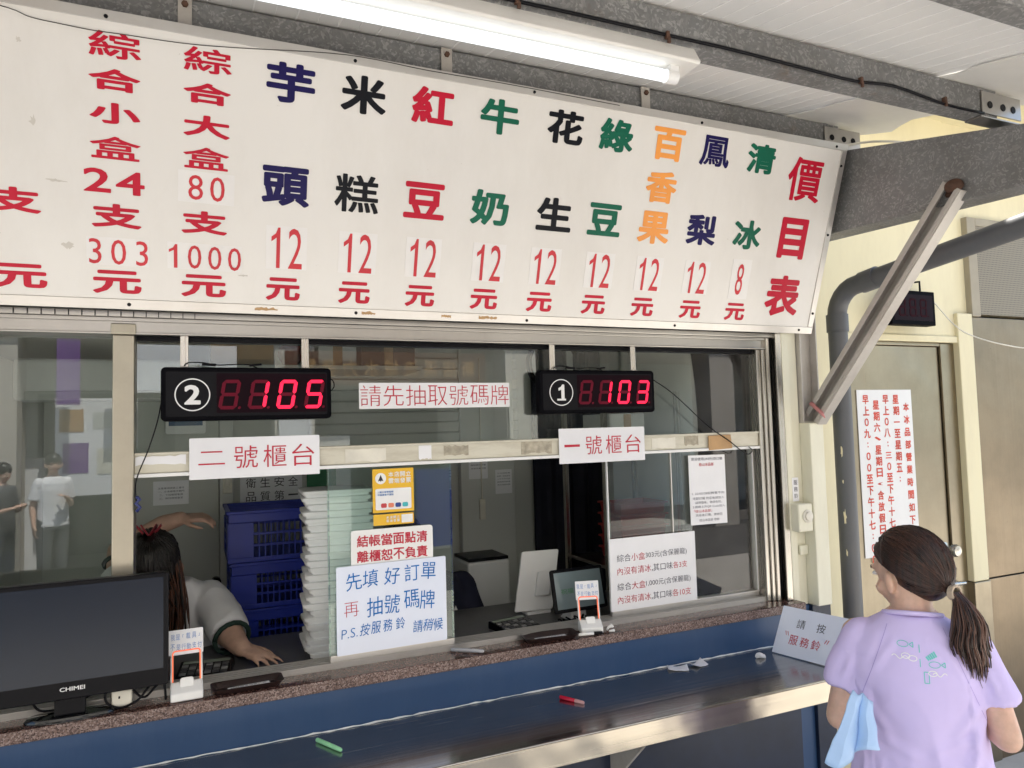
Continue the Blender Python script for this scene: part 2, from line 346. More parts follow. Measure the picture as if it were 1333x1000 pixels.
def bez(pts, n=8):
    """Catmull-Rom through points"""
    P = [Vector(p) for p in pts]; P = [P[0]*2-P[1]] + P + [P[-1]*2-P[-2]]; out = []
    for i in range(1, len(P)-2):
        for k in range(n):
            t = k/n; a, b, c, d = P[i-1], P[i], P[i+1], P[i+2]
            out.append(.5*((2*b)+(c-a)*t+(2*a-5*b+4*c-d)*t*t+(3*b-a-3*c+d)*t**3))
    return out + [P[-2]]
# ---------------------------------------------------------------- ground
g = MB(); g.box(-200, 200, -200, 200, -.5, -.20); tag(g.build('road', 'asphalt'), kind='structure')
g = MB(); g.box(-14, 14, -1.6, 8, -.22, -.05); tag(g.build('pavement', 'concrete', bevel=.01), kind='structure')
g = MB(); g.box(-60, 60, -3.6, -1.62, -.199, -.06); tag(g.build('street', 'concrete'), kind='structure')

# ---------------------------------------------------------------- shop building
SHOP = thing('shop_building', 'ice shop front with stainless sliding service windows over a blue wall and cream door wall', 'building', (0, 2.3, 0))
def part(name, mats, mb, parent=SHOP, **k): return mb.build(name, mats, parent, **k)
b = MB(); b.box(-3.35, 7.5, 2.055, 8, -.06, .1); part('foundation', 'concrete', b)
b = MB(); b.box(-3.2, 2.02, 2.04, 2.24, .1, 1.053); part('lower_wall', 'blue', b)
b = MB(); b.box(-3.2, 2.0, 2.034, 2.041, .1, .86); part('wall_shade_sheet', 'blue_d', b)  # thin sheet on the wall, shelf shadow put into its darker blue
# sealant bead where the steel shelf meets the wall
pts = [(-1.2+i*.021, 2.036+random.uniform(-.001,.001), .9475+random.uniform(-.001,.001)) for i in range(148)]
b = MB(); b.tube(pts, [random.choice((.0016,.003,.0022,.0012)) for _ in pts], 6); part('sealant_bead', 'markw', b, smooth=True)
b = MB(); b.box(-3.2, 2.045, 2.03, 2.24, 1.053, 1.083)
b.M = [1 if i == 2 else 0 for i in range(6)]
led = part('counter_ledge', ['granite', 'granite_edge'], b, bevel=.003)
for p in led.data.polygons: p.material_index = 1 if p.normal.y < -.9 else 0
b = MB(); b.box(-3.2, 2.0, 2.24, 2.72, 1.01, 1.045); part('inner_worktop', 'counter_in', b, bevel=.003)
b = MB(); b.box(-3.2, 1.97, 2.115, 2.185, 1.083, 1.089)
for y in (2.116, 2.131, 2.147, 2.163, 2.180): b.box(-3.2, 1.97, y, y+.004, 1.089, 1.100)
part('window_track', 'alu', b)
b = MB(); b.box(-3.2, 1.985, 2.105, 2.2, 2.018, 2.062).box(-3.2, 1.985, 2.098, 2.105, 2.052, 2.062).box(-3.2, 1.985, 2.098, 2.105, 2.018, 2.024)
b.box(1.938, 1.956, 2.108, 2.2, 1.084, 2.017, 1).box(1.958, 1.972, 2.100, 2.2, 1.084, 2.017, 1).box(1.974, 1.987, 2.092, 2.2, 1.084, 2.060, 1)
b.box(1.987, 2.003, 2.112, 2.2, 1.084, 2.09, 2).box(2.003, 2.03, 2.074, 2.2, 1.084, 2.09, 1).box(-.14, 1.938, 2.13, 2.17, 2.005, 2.018, 2)
WF = part('window_frame', ['st_x', 'st_z', 'black'], b, bevel=.0015)
b = MB(); b.box(-.192, -.142, 2.100, 2.2, 1.100, 2.017); b.box(-.196, -.138, 2.094, 2.100, 2.017, 2.046); part('mullion', 'post', b, bevel=.003)
b = MB(); b.box(-.142, 1.938, 2.118, 2.19, 1.656, 1.710); b.box(-.142, 1.938, 2.112, 2.118, 1.703, 1.710)
TR = part('transom', 'transom', b, bevel=.0015)
b = MB(); b.box(-.142, 1.938, 2.110, 2.2, 1.646, 1.6555); b.build('sash_lip', 'white', TR, bevel=.001)
for x0, x1, mt, z0, z1 in ((-.14,-.02,'paper',1.676,1.702),(.40,.52,'tape_w',1.66,1.70),(.62,.66,'paper',1.66,1.708),(.70,.78,'tape_d',1.668,1.70),(.96,1.07,'tape_d',1.662,1.704),(1.46,1.56,'tape_w',1.66,1.70),(1.60,1.66,'tape_d',1.668,1.705)):
    b = MB(); n = 9
    top = [(x0+(x1-x0)*i/n, 2.1166, z1+random.uniform(-.004,.001)) for i in range(n+1)]; bot = [(x0+(x1-x0)*i/n, 2.1166, z0+random.uniform(-.001,.005)) for i in range(n+1)]
    b.prism(top + bot[::-1], (0,.0012,0)); b.build('tape_patch', mt, TR)
b = MB(); b.prism([(1.70,2.1085,1.70),(1.80,2.1085,1.702),(1.806,2.1085,1.652),(1.70,2.1085,1.648)], (0,.003,0)); b.build('tape_patch', 'tape', TR)
def pane(x0, x1, z0, z1, y, parent, mt='glass'):
    b = MB(); b.box(x0, x1, y, y+.005, z0, z1); return b.build('window_pane', mt, parent)
pane(-3.2, -.19, 1.09, 2.03, 2.158, SHOP); pane(-.142, 1.938, 1.708, 2.02, 2.150, SHOP)
def sash(x0, x1, y, mt):
    b = MB(); b.box(x0, x1, y, y+.016, 1.0895, 1.118); b.box(x0, x1, y-.003, y, 1.113, 1.118); s = part('sliding_window', 'alu', b, bevel=.001)
    p = pane(x0, x1, 1.116, 1.648, y+.006, s, mt)
    for xx in (x0, x1): b = MB(); b.box(xx-.002, xx+.002, y+.004, y+.013, 1.118, 1.646); b.build('glass_edge', MT['glass_s'] if mt == 'glass_s' else 'white', s)
sash(.352, .722, 2.122, 'glass_s'); sash(1.297, 1.936, 2.148, 'glass')
b = MB(); b.box(1.56, 1.564, 2.152, 2.160, 1.118, 1.646); part('glass_joint', 'alu', b)
# rolling shutter box over the window
b = MB(); b.box(-3.2, 2.03, 2.085, 2.35, 2.100, 2.62); part('shutter_box', 'iron', b)
b = MB(); b.box(-3.2, 2.03, 2.088, 2.14, 2.062, 2.078)
b.box(-3.2, 2.03, 2.082, 2.13, 2.083, 2.098)
sh = part('shutter_bottom_bar', 'st_x', b, bevel=.002)
b = MB()
for i in range(70): b.box(-2.0+i*.029, -1.998+i*.029, 2.0845, 2.088, 2.062, 2.076)
b.build('shutter_slot', 'black', sh)
# end pillar, duct
b = MB(); b.box(2.03, 2.108, 2.08, 2.36, 1.06, 2.75); b.box(2.03, 2.062, 2.072, 2.08, 1.06, 2.08); part('end_pillar', 'cream2', b, bevel=.003)
b = MB(); b.box(2.022, 2.11, 2.078, 2.36, .1, 1.058); part('pillar_base', 'blue', b, bevel=.002)
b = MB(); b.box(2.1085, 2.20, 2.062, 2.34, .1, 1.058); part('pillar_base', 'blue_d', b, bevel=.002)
DUCT = MB(); DUCT.box(2.108, 2.176, 2.03, 2.34, 1.06, 1.735); part('cable_duct', 'cream2', DUCT, bevel=.004)
# door wall (set back)
b = MB(); b.box(2.2, 2.63, 2.35, 2.55, .1, 3.3); b.box(2.63, 3.42, 2.35, 2.55, 2.105, 3.3); b.box(3.42, 7.5, 2.36, 2.55, 2.25, 3.3); part('door_wall', 'cream', b)
b = MB(); b.box(2.62, 3.43, 2.338, 2.35, 2.103, 2.135); part('door_lintel', 'cream', b, bevel=.004)
b = MB(); b.box(3.42, 3.53, 2.33, 2.55, .95, 2.25); part('door_jamb', 'cream', b, bevel=.004)
b = MB(); b.box(3.415, 3.535, 2.326, 2.55, .1, .948); part('jamb_guard', 'st_door', b, bevel=.004)
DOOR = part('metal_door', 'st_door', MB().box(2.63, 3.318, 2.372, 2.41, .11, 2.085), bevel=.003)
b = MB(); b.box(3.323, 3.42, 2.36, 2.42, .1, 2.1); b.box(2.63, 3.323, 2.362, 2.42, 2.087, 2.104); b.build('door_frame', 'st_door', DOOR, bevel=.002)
b = MB(); b.lathe((3.275, 2.372, 1.115), [(.033,0),(.033,.006),(.014,.012),(.014,.035),(.027,.045),(.03,.06),(.024,.072),(.004,.075)], 20, 0, (Vector((1,0,0)), Vector((0,0,1)), Vector((0,-1,0)))); b.build('door_knob', 'st_z', DOOR, smooth=40)
b = MB(); b.lathe((3.262, 2.372, .955), [(.03,0),(.03,.006),(.012,.01),(.012,.04)], 18, 0, (Vector((1,0,0)), Vector((0,0,1)), Vector((0,-1,0)))); b.tube([(3.262,2.335,.955),(3.285,2.332,.956),(3.36,2.336,.952)], [.011,.011,.008], 10); b.build('door_latch', 'st_z', DOOR, smooth=40)
# stainless cladding right of the door
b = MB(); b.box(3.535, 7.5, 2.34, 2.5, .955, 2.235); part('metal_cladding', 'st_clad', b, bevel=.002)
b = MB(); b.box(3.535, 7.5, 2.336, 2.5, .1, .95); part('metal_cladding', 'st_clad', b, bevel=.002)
b = MB(); b.box(3.60, 7.5, 2.335, 2.36, 2.25, 2.70); part('perforated_vent', 'perf', b)
b = MB(); b.box(3.535, 3.60, 2.33, 2.362, 2.238, 2.74); b.box(3.60, 7.5, 2.33, 2.362, 2.70, 2.74); part('vent_frame', mat('vent_frame_tan', (.34,.30,.22), .5), b, bevel=.003)
# storey above, side walls, room behind the window
b = MB(); b.box(-3.3, 7.5, 2.37, 8, 3.3, 4.7); part('upper_storey', 'concrete', b)
b = MB(); b.box(-3.3, 7.5, 1.98, 2.37, 3.22, 3.3); part('eave', 'cream', b)
b = MB(); b.box(-3.3, 2.2, 2.35, 2.56, 2.62, 3.22); part('front_wall', 'cream', b)
b = MB(); b.box(-3.4, -3.2, 2.04, 6, .1, 3.3); part('side_wall', 'concrete', b)
b = MB(); b.box(2.10, 2.3, 2.40, 4.2, .1, 2.62); b.box(-3.2, -3.05, 2.25, 4.2, .1, 2.62); part('interior_side_wall', 'wall_in', b)
b = MB(); b.box(-3.2, 2.3, 2.25, 4.2, .02, .12); part('interior_floor', 'floor_in', b)
b = MB(); b.box(-3.2, 2.3, 2.36, 4.2, 2.60, 2.68); part('interior_ceiling', 'whitep', b)
b = MB(); b.box(-3.2, 2.3, 3.42, 3.6, .1, 2.62); part('interior_back_wall', 'wall_in', b)
b = MB(); b.box(2.3, 7.5, 2.55, 8, .1, 3.3); b.box(-3.3, 2.3, 3.62, 8, .1, 3.3); part('rear_block', 'concrete', b)
# interior fixtures that belong to the room
b = MB(); b.box(-.55, .098, 3.385, 3.42, .12, 2.0); bd = part('interior_door', 'wall_in', b, bevel=.003)
b = MB(); b.box(.100, .155, 3.37, 3.42, .12, 2.05); part('interior_door_jamb', 'wall_in2', b, bevel=.003)
b = MB(); b.box(.112, .15, 3.36, 3.37, 1.50, 1.60); b.box(.122, .14, 3.354, 3.36, 1.53, 1.57); part('wall_switch', 'tape_w', b, bevel=.003)
b = MB(); b.cyl((.085,3.385,1.13),(.085,3.35,1.13),.02); part('interior_door_knob', 'black', b, smooth=40)
b = MB(); b.box(1.20, 1.49, 3.37, 3.42, .12, 2.6); part('pale_pillar', 'wall_in2', b, bevel=.004)
b = MB(); b.box(1.29, 1.32, 3.355, 3.37, 1.30, 1.40); b.box(1.302,1.308,3.36,3.37,1.40,2.1); part('wall_switch', 'tape_w', b, bevel=.003)
b = MB(); zz = [(x*.022) for x in range(40)]
rows = [[(1.60+i*.022, 3.38+.022*math.sin(i*1.3)+.01*math.sin(i*.5+z), z) for i in range(19)] for z in (.2, .9, 1.6, 2.15)]
for a, c in zip(rows, rows[1:]):
    for i in range(18): b.add([a[i], a[i+1], c[i+1], c[i]], [(0,1,2,3)])
part('doorway_curtain', 'curtain', b, smooth=True)
# roller shutter inside, over the back wall
b = MB()
for i in range(17): b.obox((1.0, 3.395, 1.66+i*.052), (.52,0,0), (0,.006,.004), (0,-.010,.022))
part('interior_shutter', 'wall_in2', b)

# ---------------------------------------------------------------- canopy
def cz(y): return 2.434+.214*y          # underside of the roof sheets
CAN = thing('canopy', 'lean-to canopy of white roof sheets on grey galvanised purlins above the counter', 'canopy', (0, 2.3, 2.8))
Y0, Y1 = .25, 2.34
ex = Vector((1,0,0)); es = Vector((0,1,.214)).normalized(); en = ex.cross(es)
b = MB(); cpt = Vector((0, (Y0+Y1)/2, cz((Y0+Y1)/2)))
b.obox(cpt + ex*(-.6) + en*.025, ex*2.57, es*((Y1-Y0)/2*1.0227), en*.022)
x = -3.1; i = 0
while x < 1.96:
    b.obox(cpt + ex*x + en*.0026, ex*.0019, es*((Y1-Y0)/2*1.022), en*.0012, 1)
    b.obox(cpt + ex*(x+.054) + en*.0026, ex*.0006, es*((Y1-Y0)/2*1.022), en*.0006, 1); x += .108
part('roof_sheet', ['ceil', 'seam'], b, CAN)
b = MB(); n = 26
ed = [(1.955+random.uniform(-.012,.010), Y0+(Y1-Y0)*i/n) for i in range(n+1)]; ed2 = [(2.36+random.uniform(-.02,.02)+.05*math.sin(i), Y0+(Y1-Y0)*i/n) for i in range(n+1)]
b.prism([(x, y, cz(y)-.004) for x, y in ed] + [(x, y, cz(y)-.004) for x, y in ed2[::-1]], (0,0,.004)); part('flashing', 'whitep', b, CAN)
PURLINS = ((1.905, .055, .100), (1.334, .052, .082), (.80, .05, .094))
for y, dp, h in PURLINS:
    b = MB(); zt = cz(y)-.006
    b.box(-3.2, 2.195, y, y+.004, zt-h, zt); b.box(-3.2, 2.195, y+.004, y+dp, zt-h, zt-h+.004); b.box(-3.2, 2.195, y+.004, y+dp, zt-.004, zt); b.box(-3.2, 2.195, y+dp-.004, y+dp, zt-h+.004, zt-h+.018)
    p = part('purlin', 'galv', b, CAN, bevel=.001)
    b = MB(); b.box(2.12, 2.30, y-.006, y-.001, zt-h+.004, zt-.012); b.box(2.12,2.30,y-.001,y+.05,zt-h-.006,zt-h-.001)
    c = b.build('cleat', 'st_x', p, bevel=.001)
    b = MB()
    for dx in (2.155, 2.215, 2.262): b.cyl((dx, y-.006, zt-.05), (dx, y-.0075, zt-.05), .011, 14)
    b.build('bolt_hole', 'black', c)
    b = MB()
    for dx in (2.135, 2.15, 2.165): b.cyl((dx, y+.02, zt-.004), (dx, y+.02, zt+.04), .005, 8); b.cyl((dx, y+.02, zt+.012), (dx, y+.02, zt+.02), .010, 6)
    b.build('bolt', 'st_z', c)
# hanging tabs that carry the board
for x in (-.02, .66, 1.335):
    b = MB(); b.box(x-.016, x+.016, 1.893, 1.899, 2.725, 2.835); t = part('hanging_tab', 'brace', b, CAN, bevel=.001)
    b = MB(); b.cyl((x, 1.893, 2.815), (x, 1.886, 2.815), .008, 6); b.build('bolt', 'rust', t)
# tapered cantilever beam and its brace
b = MB()
b.prism([(2.205, 2.34, 2.848), (2.205, .45, 2.394), (2.205, .45, 2.368), (2.205, 1.26, 2.411), (2.205, 2.34, 2.466)], (.11, 0, 0))
BEAM = part('cantilever_beam', 'galv_d', b, CAN, bevel=.003)
A, B = Vector((2.165, 2.055, 1.752)), Vector((2.20, 1.475, 2.47)); d = (B-A).normalized(); sx = Vector((1,0,0)); sx = (sx-d*sx.dot(d)).normalized(); sw = d.cross(sx).normalized()
b = MB(); mid = (A+B)/2; hl = (B-A).length/2
b.obox(mid+sx*.022, d*hl, sw*.036, sx*.0025); b.obox(mid+sw*.0345, d*hl, sw*.0025, sx*.022); b.obox(mid-sw*.0345, d*hl, sw*.0025, sx*.022)
b.obox(mid+sw*.024-sx*.0215, d*hl, sw*.008, sx*.002); b.obox(mid-sw*.024-sx*.0215, d*hl, sw*.008, sx*.002)
BR = part('brace', 'brace', b, CAN, bevel=.001)
b = MB(); b.ell(B+Vector((-.012,0,.0)), (.022,.03,.022)); b.ell(B+Vector((.02,.03,-.015)), (.02,.02,.018)); b.build('weld', 'rust', BR, smooth=True)
b = MB(); b.tube([A+d*.05+sw*.03+sx*-.03, A+d*.05-sw*.03+sx*-.03, A+d*.045-sw*.055+sx*-.03], [.008,.007,.002], 8); b.build('pink_ribbon', mat('pink_ribbon', (.6,.25,.25), .6), BR, smooth=True)
b = MB(); b.box(2.112, 2.118, 2.062, 2.10, 1.742, 2.35); b.box(2.118, 2.20, 2.094, 2.10, 1.742, 2.35); b.box(2.194, 2.20, 2.062, 2.094, 1.742, 2.35); b.box(2.112, 2.20, 2.058, 2.10, 1.7365, 1.7415)
part('wall_channel', 'brace', b, CAN, bevel=.001)
# cable clipped along the middle purlin
y, dp, h = PURLINS[1]; zb = cz(y)-.006-h
b = MB(); b.tube(bez([(-3+.2*i, y-.006, zb+.012+random.uniform(-.004,.004)) for i in range(24)]+[(1.75,y-.006,zb+.02),(1.95,y-.006,zb+.002),(2.12,y-.008,zb+.0)], 4), .0042, 8); wc = part('cable', 'black', b, CAN, smooth=True)
for x in (.62, 1.0, 1.62, 1.95):
    b = MB(); b.obox((x, y-.009, zb+.012), (.004,0,0), (0,.006,0), (0,0,.008)); b.obox((x+.004, y-.010, zb+.001), (.004,0,0), (0,.003,0), (0,0,.007)); b.build('cable_clip', 'rust', wc, bevel=.001)
# loose wire hanging in front of the board top
b = MB(); b.tube(bez([(2.15,1.87,2.74),(2.28,1.80,2.75),(2.5,1.7,2.73),(2.8,1.6,2.75)], 8), .004, 6); part('loose_wire', 'tape_w', b, CAN, smooth=True)

# ---------------------------------------------------------------- fluorescent lamp
LAMP = thing('fluorescent_lamp', 'lit fluorescent tube in a white channel fixture under the canopy', 'lamp', (.4, 1.36, 2.585))
b = MB(); b.prism([(-.25, 1.34, 2.6405), (-.25, 1.38, 2.6405), (-.25, 1.402, 2.592), (-.25, 1.398, 2.586), (-.25, 1.318, 2.586), (-.25, 1.314, 2.592)], (1.335, 0, 0)); b.build('housing', 'whitep', LAMP, bevel=.002)
b = MB(); b.cyl((-.2, 1.355, 2.563), (1.01, 1.355, 2.563), .014, 20); b.build('tube', 'tube', LAMP, smooth=40)
for x in (-.215, 1.012):
    b = MB(); b.cyl((x, 1.355, 2.563), (x+.03, 1.355, 2.563), .0165, 18); b.box(x+.006, x+.03, 1.341, 1.369, 2.563, 2.588); b.build('lamp_holder', 'white', LAMP, smooth=40)

# ---------------------------------------------------------------- pipe
b = MB(); b.tube([(2.39,2.13,.1),(2.39,2.13,2.16)] + [(2.39, 2.13-.11*(1-math.cos(R(a))), 2.16+.11*math.sin(R(a))*1.05) for a in range(15,91,15)] + [(2.39,1.9,2.287),(2.39,1.39,2.342),(2.39,.5,2.44)], .037, 24)
PIPE = tag(b.build('drain_pipe', 'pvc', smooth=40), 'grey plastic drain pipe running down beside the metal door and bending out under the beam', 'pipe')
for p0, p1 in (((2.39,2.13,2.10),(2.39,2.13,2.17)), ((2.39,2.0,2.277),(2.39,1.93,2.286))): b = MB(); b.cyl(p0, p1, .042, 24); b.build('pipe_collar', 'pvc', PIPE, smooth=40)
for z, h, w_ in ((1.62,.05,.004),(1.50,.02,.003),(1.36,.07,.006),(1.22,.03,.004)):
    b = MB(); pts = []
    for k in range(14):
        t = 2*math.pi*k/14; q = random.uniform(.5, 1.1); zz_ = z + h*.5*math.sin(t)*q; a = R(206) + w_*math.cos(t)*q/.037
        pts.append((2.39+0.0378*math.cos(a), 2.13+0.0378*math.sin(a), zz_))
    b.prism(pts, (-.0007,-.0004,0)); b.build('paint_flake', 'cream', PIPE, bevel=.001)

# ---------------------------------------------------------------- steel shelf
ZS = .946
SH = thing('serving_shelf', 'long stainless steel serving shelf fixed below the granite ledge', 'shelf', (.4, 1.9, .88))
b = MB(); b.box(-3, 2.0, 1.704, 2.033, ZS-.012, ZS); b.build('shelf_top', 'st_shelf', SH, bevel=.004)
b = MB(); b.box(-3, 2.0, 1.699, 1.7035, .881, ZS-.002); b.box(-3, 2.0, 1.7035, 1.72, .881, .885); b.build('front_lip', 'st_lip', SH, bevel=.002)
for x in (-1.6, -.2, 1.2):
    b = MB(); b.prism([(x, 2.033, .93), (x, 1.75, .93), (x, 1.75, .90), (x, 2.033, .62)], (.01, 0, 0)); b.build('bracket', 'brace', SH)
# ---------------------------------------------------------------- price board
BF = Frame((0, 2.06, 2.079), (1,0,0), (0,-.311,.950)); BU0, BU1, BV = -1.05, 2.167, .6926
BOARD = thing('price_board', 'big white price board with coloured lettering tilted out over the service window', 'sign', (.5, 2.06, 2.079))
m = MB(); m.fbox(BF, BU0, BU1, 0, BV, -.03, 0); m.build('panel', 'board', BOARD)
m = MB(); m.fbox(BF, BU0-.002, BU1+.002, -.002, .024, -.031, .004).fbox(BF, BU0-.002, BU1+.002, BV-.022, BV+.002, -.031, .004).fbox(BF, BU1-.022, BU1+.002, .0245, BV-.0225, -.031, .0035); m.build('frame_trim', 'alu', BOARD, bevel=.001)
LT = [('R','綜',-.169,.620,.109,.057),('R','合',-.171,.5435,.108,.049),('R','小',-.172,.468,.107,.048),('R','盒',-.173,.389,.108,.053),('R','2',-.214,.3105,.058,.056),('R','4',-.143,.3095,.063,.056),('R','支',-.174,.2285,.108,.058),('R','元',-.176,.066,.108,.058),
('R','綜',.032,.620,.109,.057),('R','合',.031,.5435,.108,.049),('R','大',.030,.466,.107,.052),('R','盒',.029,.389,.107,.053),('R','支',.025,.2295,.108,.058),('R','元',.024,.067,.108,.058),
('R','支',-.386,.2475,.108,.058),('R','元',-.380,.070,.108,.058),('R','盒',-.386,.389,.107,.053)]
for k, a, c, u in (('N','芋','頭',.226),('K','米','糕',.414),('R','紅','豆',.607),('G','牛','奶',.809),('K','花','生',1.024),('G','綠','豆',1.204),('N','鳳','梨',1.587),('G','清','冰',1.785)):
    LT += [(k, a, u+.003, .599, .121, .097), (k, c, u-.003, .3415, .121, .101)]
LT += [('O','百',1.402,.598,.121,.100),('O','香',1.397,.4635,.118,.100),('O','果',1.391,.333,.122,.105)]
for u in (.223,.417,.610,.8126,1.001,1.198,1.388,1.587,1.784): LT.append(('R','元',u,.069,.089,.062))
LT += [('R','價',1.998,.552,.158,.150),('R','目',1.992,.345,.126,.145),('R','表',1.994,.136,.160,.150)]
for k, nm in (('R','red'),('N','navy'),('K','black'),('G','green'),('O','orange')):
    m = MB()
    for kk, ch, u, v, ww, hh in LT:
        if kk == k and ch != '盒' or kk == k and u > -.3: m.text(BF, ch, u, v, ww, hh, .0012, .018 if ch in '鳳價盒綜糕24' else .036)
    m.build('lettering', k, BOARD)['label'] = nm+' lettering of the price board'
ST = [(-.1728,.1415,.1375,.0684,'303',(-.2228,-.1719,-.1199),.033,.0615),(.0294,.3168,.1323,.0772,'80',(.004,.0551),.0345,.061),(.0268,.1417,.1778,.0676,'1000',(-.0489,.0014,.0497,.0979),.032,.06)]
for u in (.2293,.4209,.612,.8173,1.0086,1.2044,1.3958,1.5914): ST.append((u,.1805,.106,.1145,'12',(u-.0285,u+.0225),.0365,.1078))
ST.append((1.7830,.1856,.084,.1397,'8',(1.7802,),.0305,.110))
for u, v, ww, hh, s, us, dw, dh in ST:
    m = MB(); t = random.uniform(-.012,.012); F2 = Frame(BF.p(u, v), BF.u*math.cos(t)+BF.v*math.sin(t), BF.v*math.cos(t)-BF.u*math.sin(t))
    m.fbox(F2, -ww/2, ww/2, -hh/2, hh/2, .0002, .0010); st = m.build('price_sticker', 'sticker', BOARD)
    m = MB()
    kx = dw/(glyph('0')[2]*dh)
    for ch, uu in zip(s, us): m.text(BF, ch, uu, v-.001, glyph(ch)[2]*dh*kx*(1.25 if ch == '1' else 1), dh, .0014)
    m.build('digits', 'num', st)
for u, v in ((-.186,.68),(.389,.68),(.911,.682),(1.516,.68),(2.114,.681),(-.151,.011),(.424,.012),(.963,.009),(1.53,.011),(2.101,.012),(2.153,.618),(2.154,.371),(2.155,.077),(-.72,.68),(-.72,.011)):
    m = MB(); m.cyl(BF.p(u, v, .003), BF.p(u, v, .0065), .0052, 10, .004); m.build('screw', 'black', BOARD, smooth=40)
m = MB(); m.tube([BF.p(u, v, .006) for u, v in [(p.x, p.y) for p in bez([(-.9,.70,0),(-.6,.68,0),(-.391,.663,0),(-.335,.650,0),(-.276,.6465,0),(-.215,.6445,0),(-.152,.6465,0),(-.021,.650,0),(.101,.661,0),(.364,.690,0),(.595,.688,0),(.85,.690,0),(1.2,.687,0)], 6)]], .0011, 5); m.build('loose_wire', 'iron', BOARD, smooth=True)
for u0, u1 in ((.15,.21),(.44,.48),(.68,.71),(.80,.86)):
    m = MB(); n = 10; up = [BF.p(u0+(u1-u0)*i/n, .012+random.uniform(.001,.007), .0042) for i in range(n+1)]; dn = [BF.p(u0+(u1-u0)*i/n, .012-random.uniform(.001,.005), .0042) for i in range(n+1)]
    m.prism(up+dn[::-1], BF.n*.0005); m.build('glue_mark', 'tape', BOARD)

for u, v, ww, hh in ((-.42,.55,.04,.012),(-.34,.43,.02,.03),(-.30,.30,.05,.008),(-.44,.16,.06,.05),(-.28,.15,.03,.02),(-.05,.15,.02,.015),(.12,.10,.03,.006),(-.36,.60,.012,.02)):
    m = MB(); n = 16; m.prism([BF.p(u+ww/2*math.cos(6.283*i/n)*random.uniform(.3,1.1), v+hh/2*math.sin(6.283*i/n)*random.uniform(.3,1.1), .0003) for i in range(n)], BF.n*.0003); m.build('scuff_mark', mat('scuff', (.62,.585,.53), .6), BOARD)
# ---------------------------------------------------------------- number displays
SEG = {'0':'abcdef','1':'bc','3':'abgcd','5':'afgcd',' ':''}
def seg7(lit, off, fr, u, v, w, h, t, ch, sh=.17, d=.0006):
    def P(x, y): return fr.p(u + x + sh*y, v + y, d)
    x, y, g = w/2, h/2, t*.12
    def hor(yc, a): return [(-x+t*.25+g,yc),(-x+t*.75+g,yc+t/2),(x-t*.75-g,yc+t/2),(x-t*.25-g,yc),(x-t*.75-g,yc-t/2),(-x+t*.75+g,yc-t/2)]
    def ver(xc, y0, y1): return [(xc,y0+g),(xc+t/2,y0+t*.5+g),(xc+t/2,y1-t*.5-g),(xc,y1-g),(xc-t/2,y1-t*.5-g),(xc-t/2,y0+t*.5+g)]
    e = t/2; S = {'a':hor(y-e,0),'g':hor(0,0),'d':hor(-y+e,0),'f':ver(-x+e,0,y-e*.6),'b':ver(x-e,0,y-e*.6),'e':ver(-x+e,-y+e*.6,0),'c':ver(x-e,-y+e*.6,0)}
    for k, pts in S.items(): (lit if k in SEG[ch] else off).prism([P(a, c) for a, c in pts], fr.n*.0008)
    c = (x+t*.75, -y+t*.45); off.prism([P(c[0]+t*.42*math.cos(i*.785), c[1]+t*.42*math.sin(i*.785)) for i in range(8)], fr.n*.0008)
def display(x0, x1, num, digits, label):
    cx, z0, z1 = (x0+x1)/2, 1.790, 1.933; zc = (z0+z1)/2; hw = (x1-x0)/2; hh = (z1-z0)/2
    t = thing('queue_display', label, 'number display', (cx, 2.10, z0), 'red number displays over the counter windows')
    fr = Frame((cx, 2.088, zc))
    m = MB(); m.rrect(fr, -hw, hw, -hh, hh, .012, -.034, 0); m.build('case', 'blackm', t, bevel=.004, seg=3)
    m = MB(); m.rrect(fr, -hw+.012, hw-.012, -hh+.012, hh-.012, .004, 0, .0004); f = m.build('front_window', 'black', t)
    m = MB(); m.rrect(fr, -.084, hw-.014, -hh+.02, hh-.016, .003, .0004, .0007); m.build('tinted_panel', 'ledwin', f)
    m = MB(); n = 40
    for j in range(n):
        a, b2 = 2*math.pi*j/n, 2*math.pi*(j+1)/n
        m.add([fr.p(-.143+r*math.cos(q), -.002+r*math.sin(q), .001) for r, q in ((.0405,a),(.0435,a),(.0435,b2),(.0405,b2))], [(0,1,2,3)])
    m.text(fr, num, -.143, -.002, .040 if num == '2' else .022, .052, .001, .035)
    if num == '1': m.fbox(fr, -.159, -.127, -.0285, -.0225, .0008, .0011)
    m.build('number_badge', 'markw', t)
    for i, ch in enumerate(digits):
        L, O = MB(), MB(); seg7(L, O, fr, -.051+.0742*i, -.002, .047, .080, .0092, ch, d=.0009)
        if L.V: L.build('lit_digit', 'ledred', t)
        O.build('unlit_segments', 'ledoff', t)
    for dx in (-.163, .150):
        m = MB(); m.fbox(fr, dx-.010, dx+.010, hh-.005, hh+.086, -.022, -.018); m.fbox(fr, dx-.010, dx+.010, hh+.0, hh+.003, -.018, -.008)
        m.build('hanging_strap', 'st_z', t, bevel=.001)
    m = MB(); m.tube(bez([fr.p(dx, hh+dz, -.01) for dx, dz in ((-.165,.0),(-.155,.012),(-.12,.013),(-.09,.008),(-.07,.007),(-.03,.009),(.0,.008),(.02,.0))], 6), .0017, 6); m.cyl(fr.p(-.12,hh+.009,-.01), fr.p(-.085,hh+.007,-.01), .0038, 8); m.cyl(fr.p(.0,hh+.006,-.012), fr.p(.032,hh+.010,-.012), .003, 8)
    m.build('plug_lead', 'black', t, smooth=True)
    return t, fr, hh
D2, f2, hh = display(-.080, .358, '2', ' 105', 'black display with circled 2 and lit red digits 105')
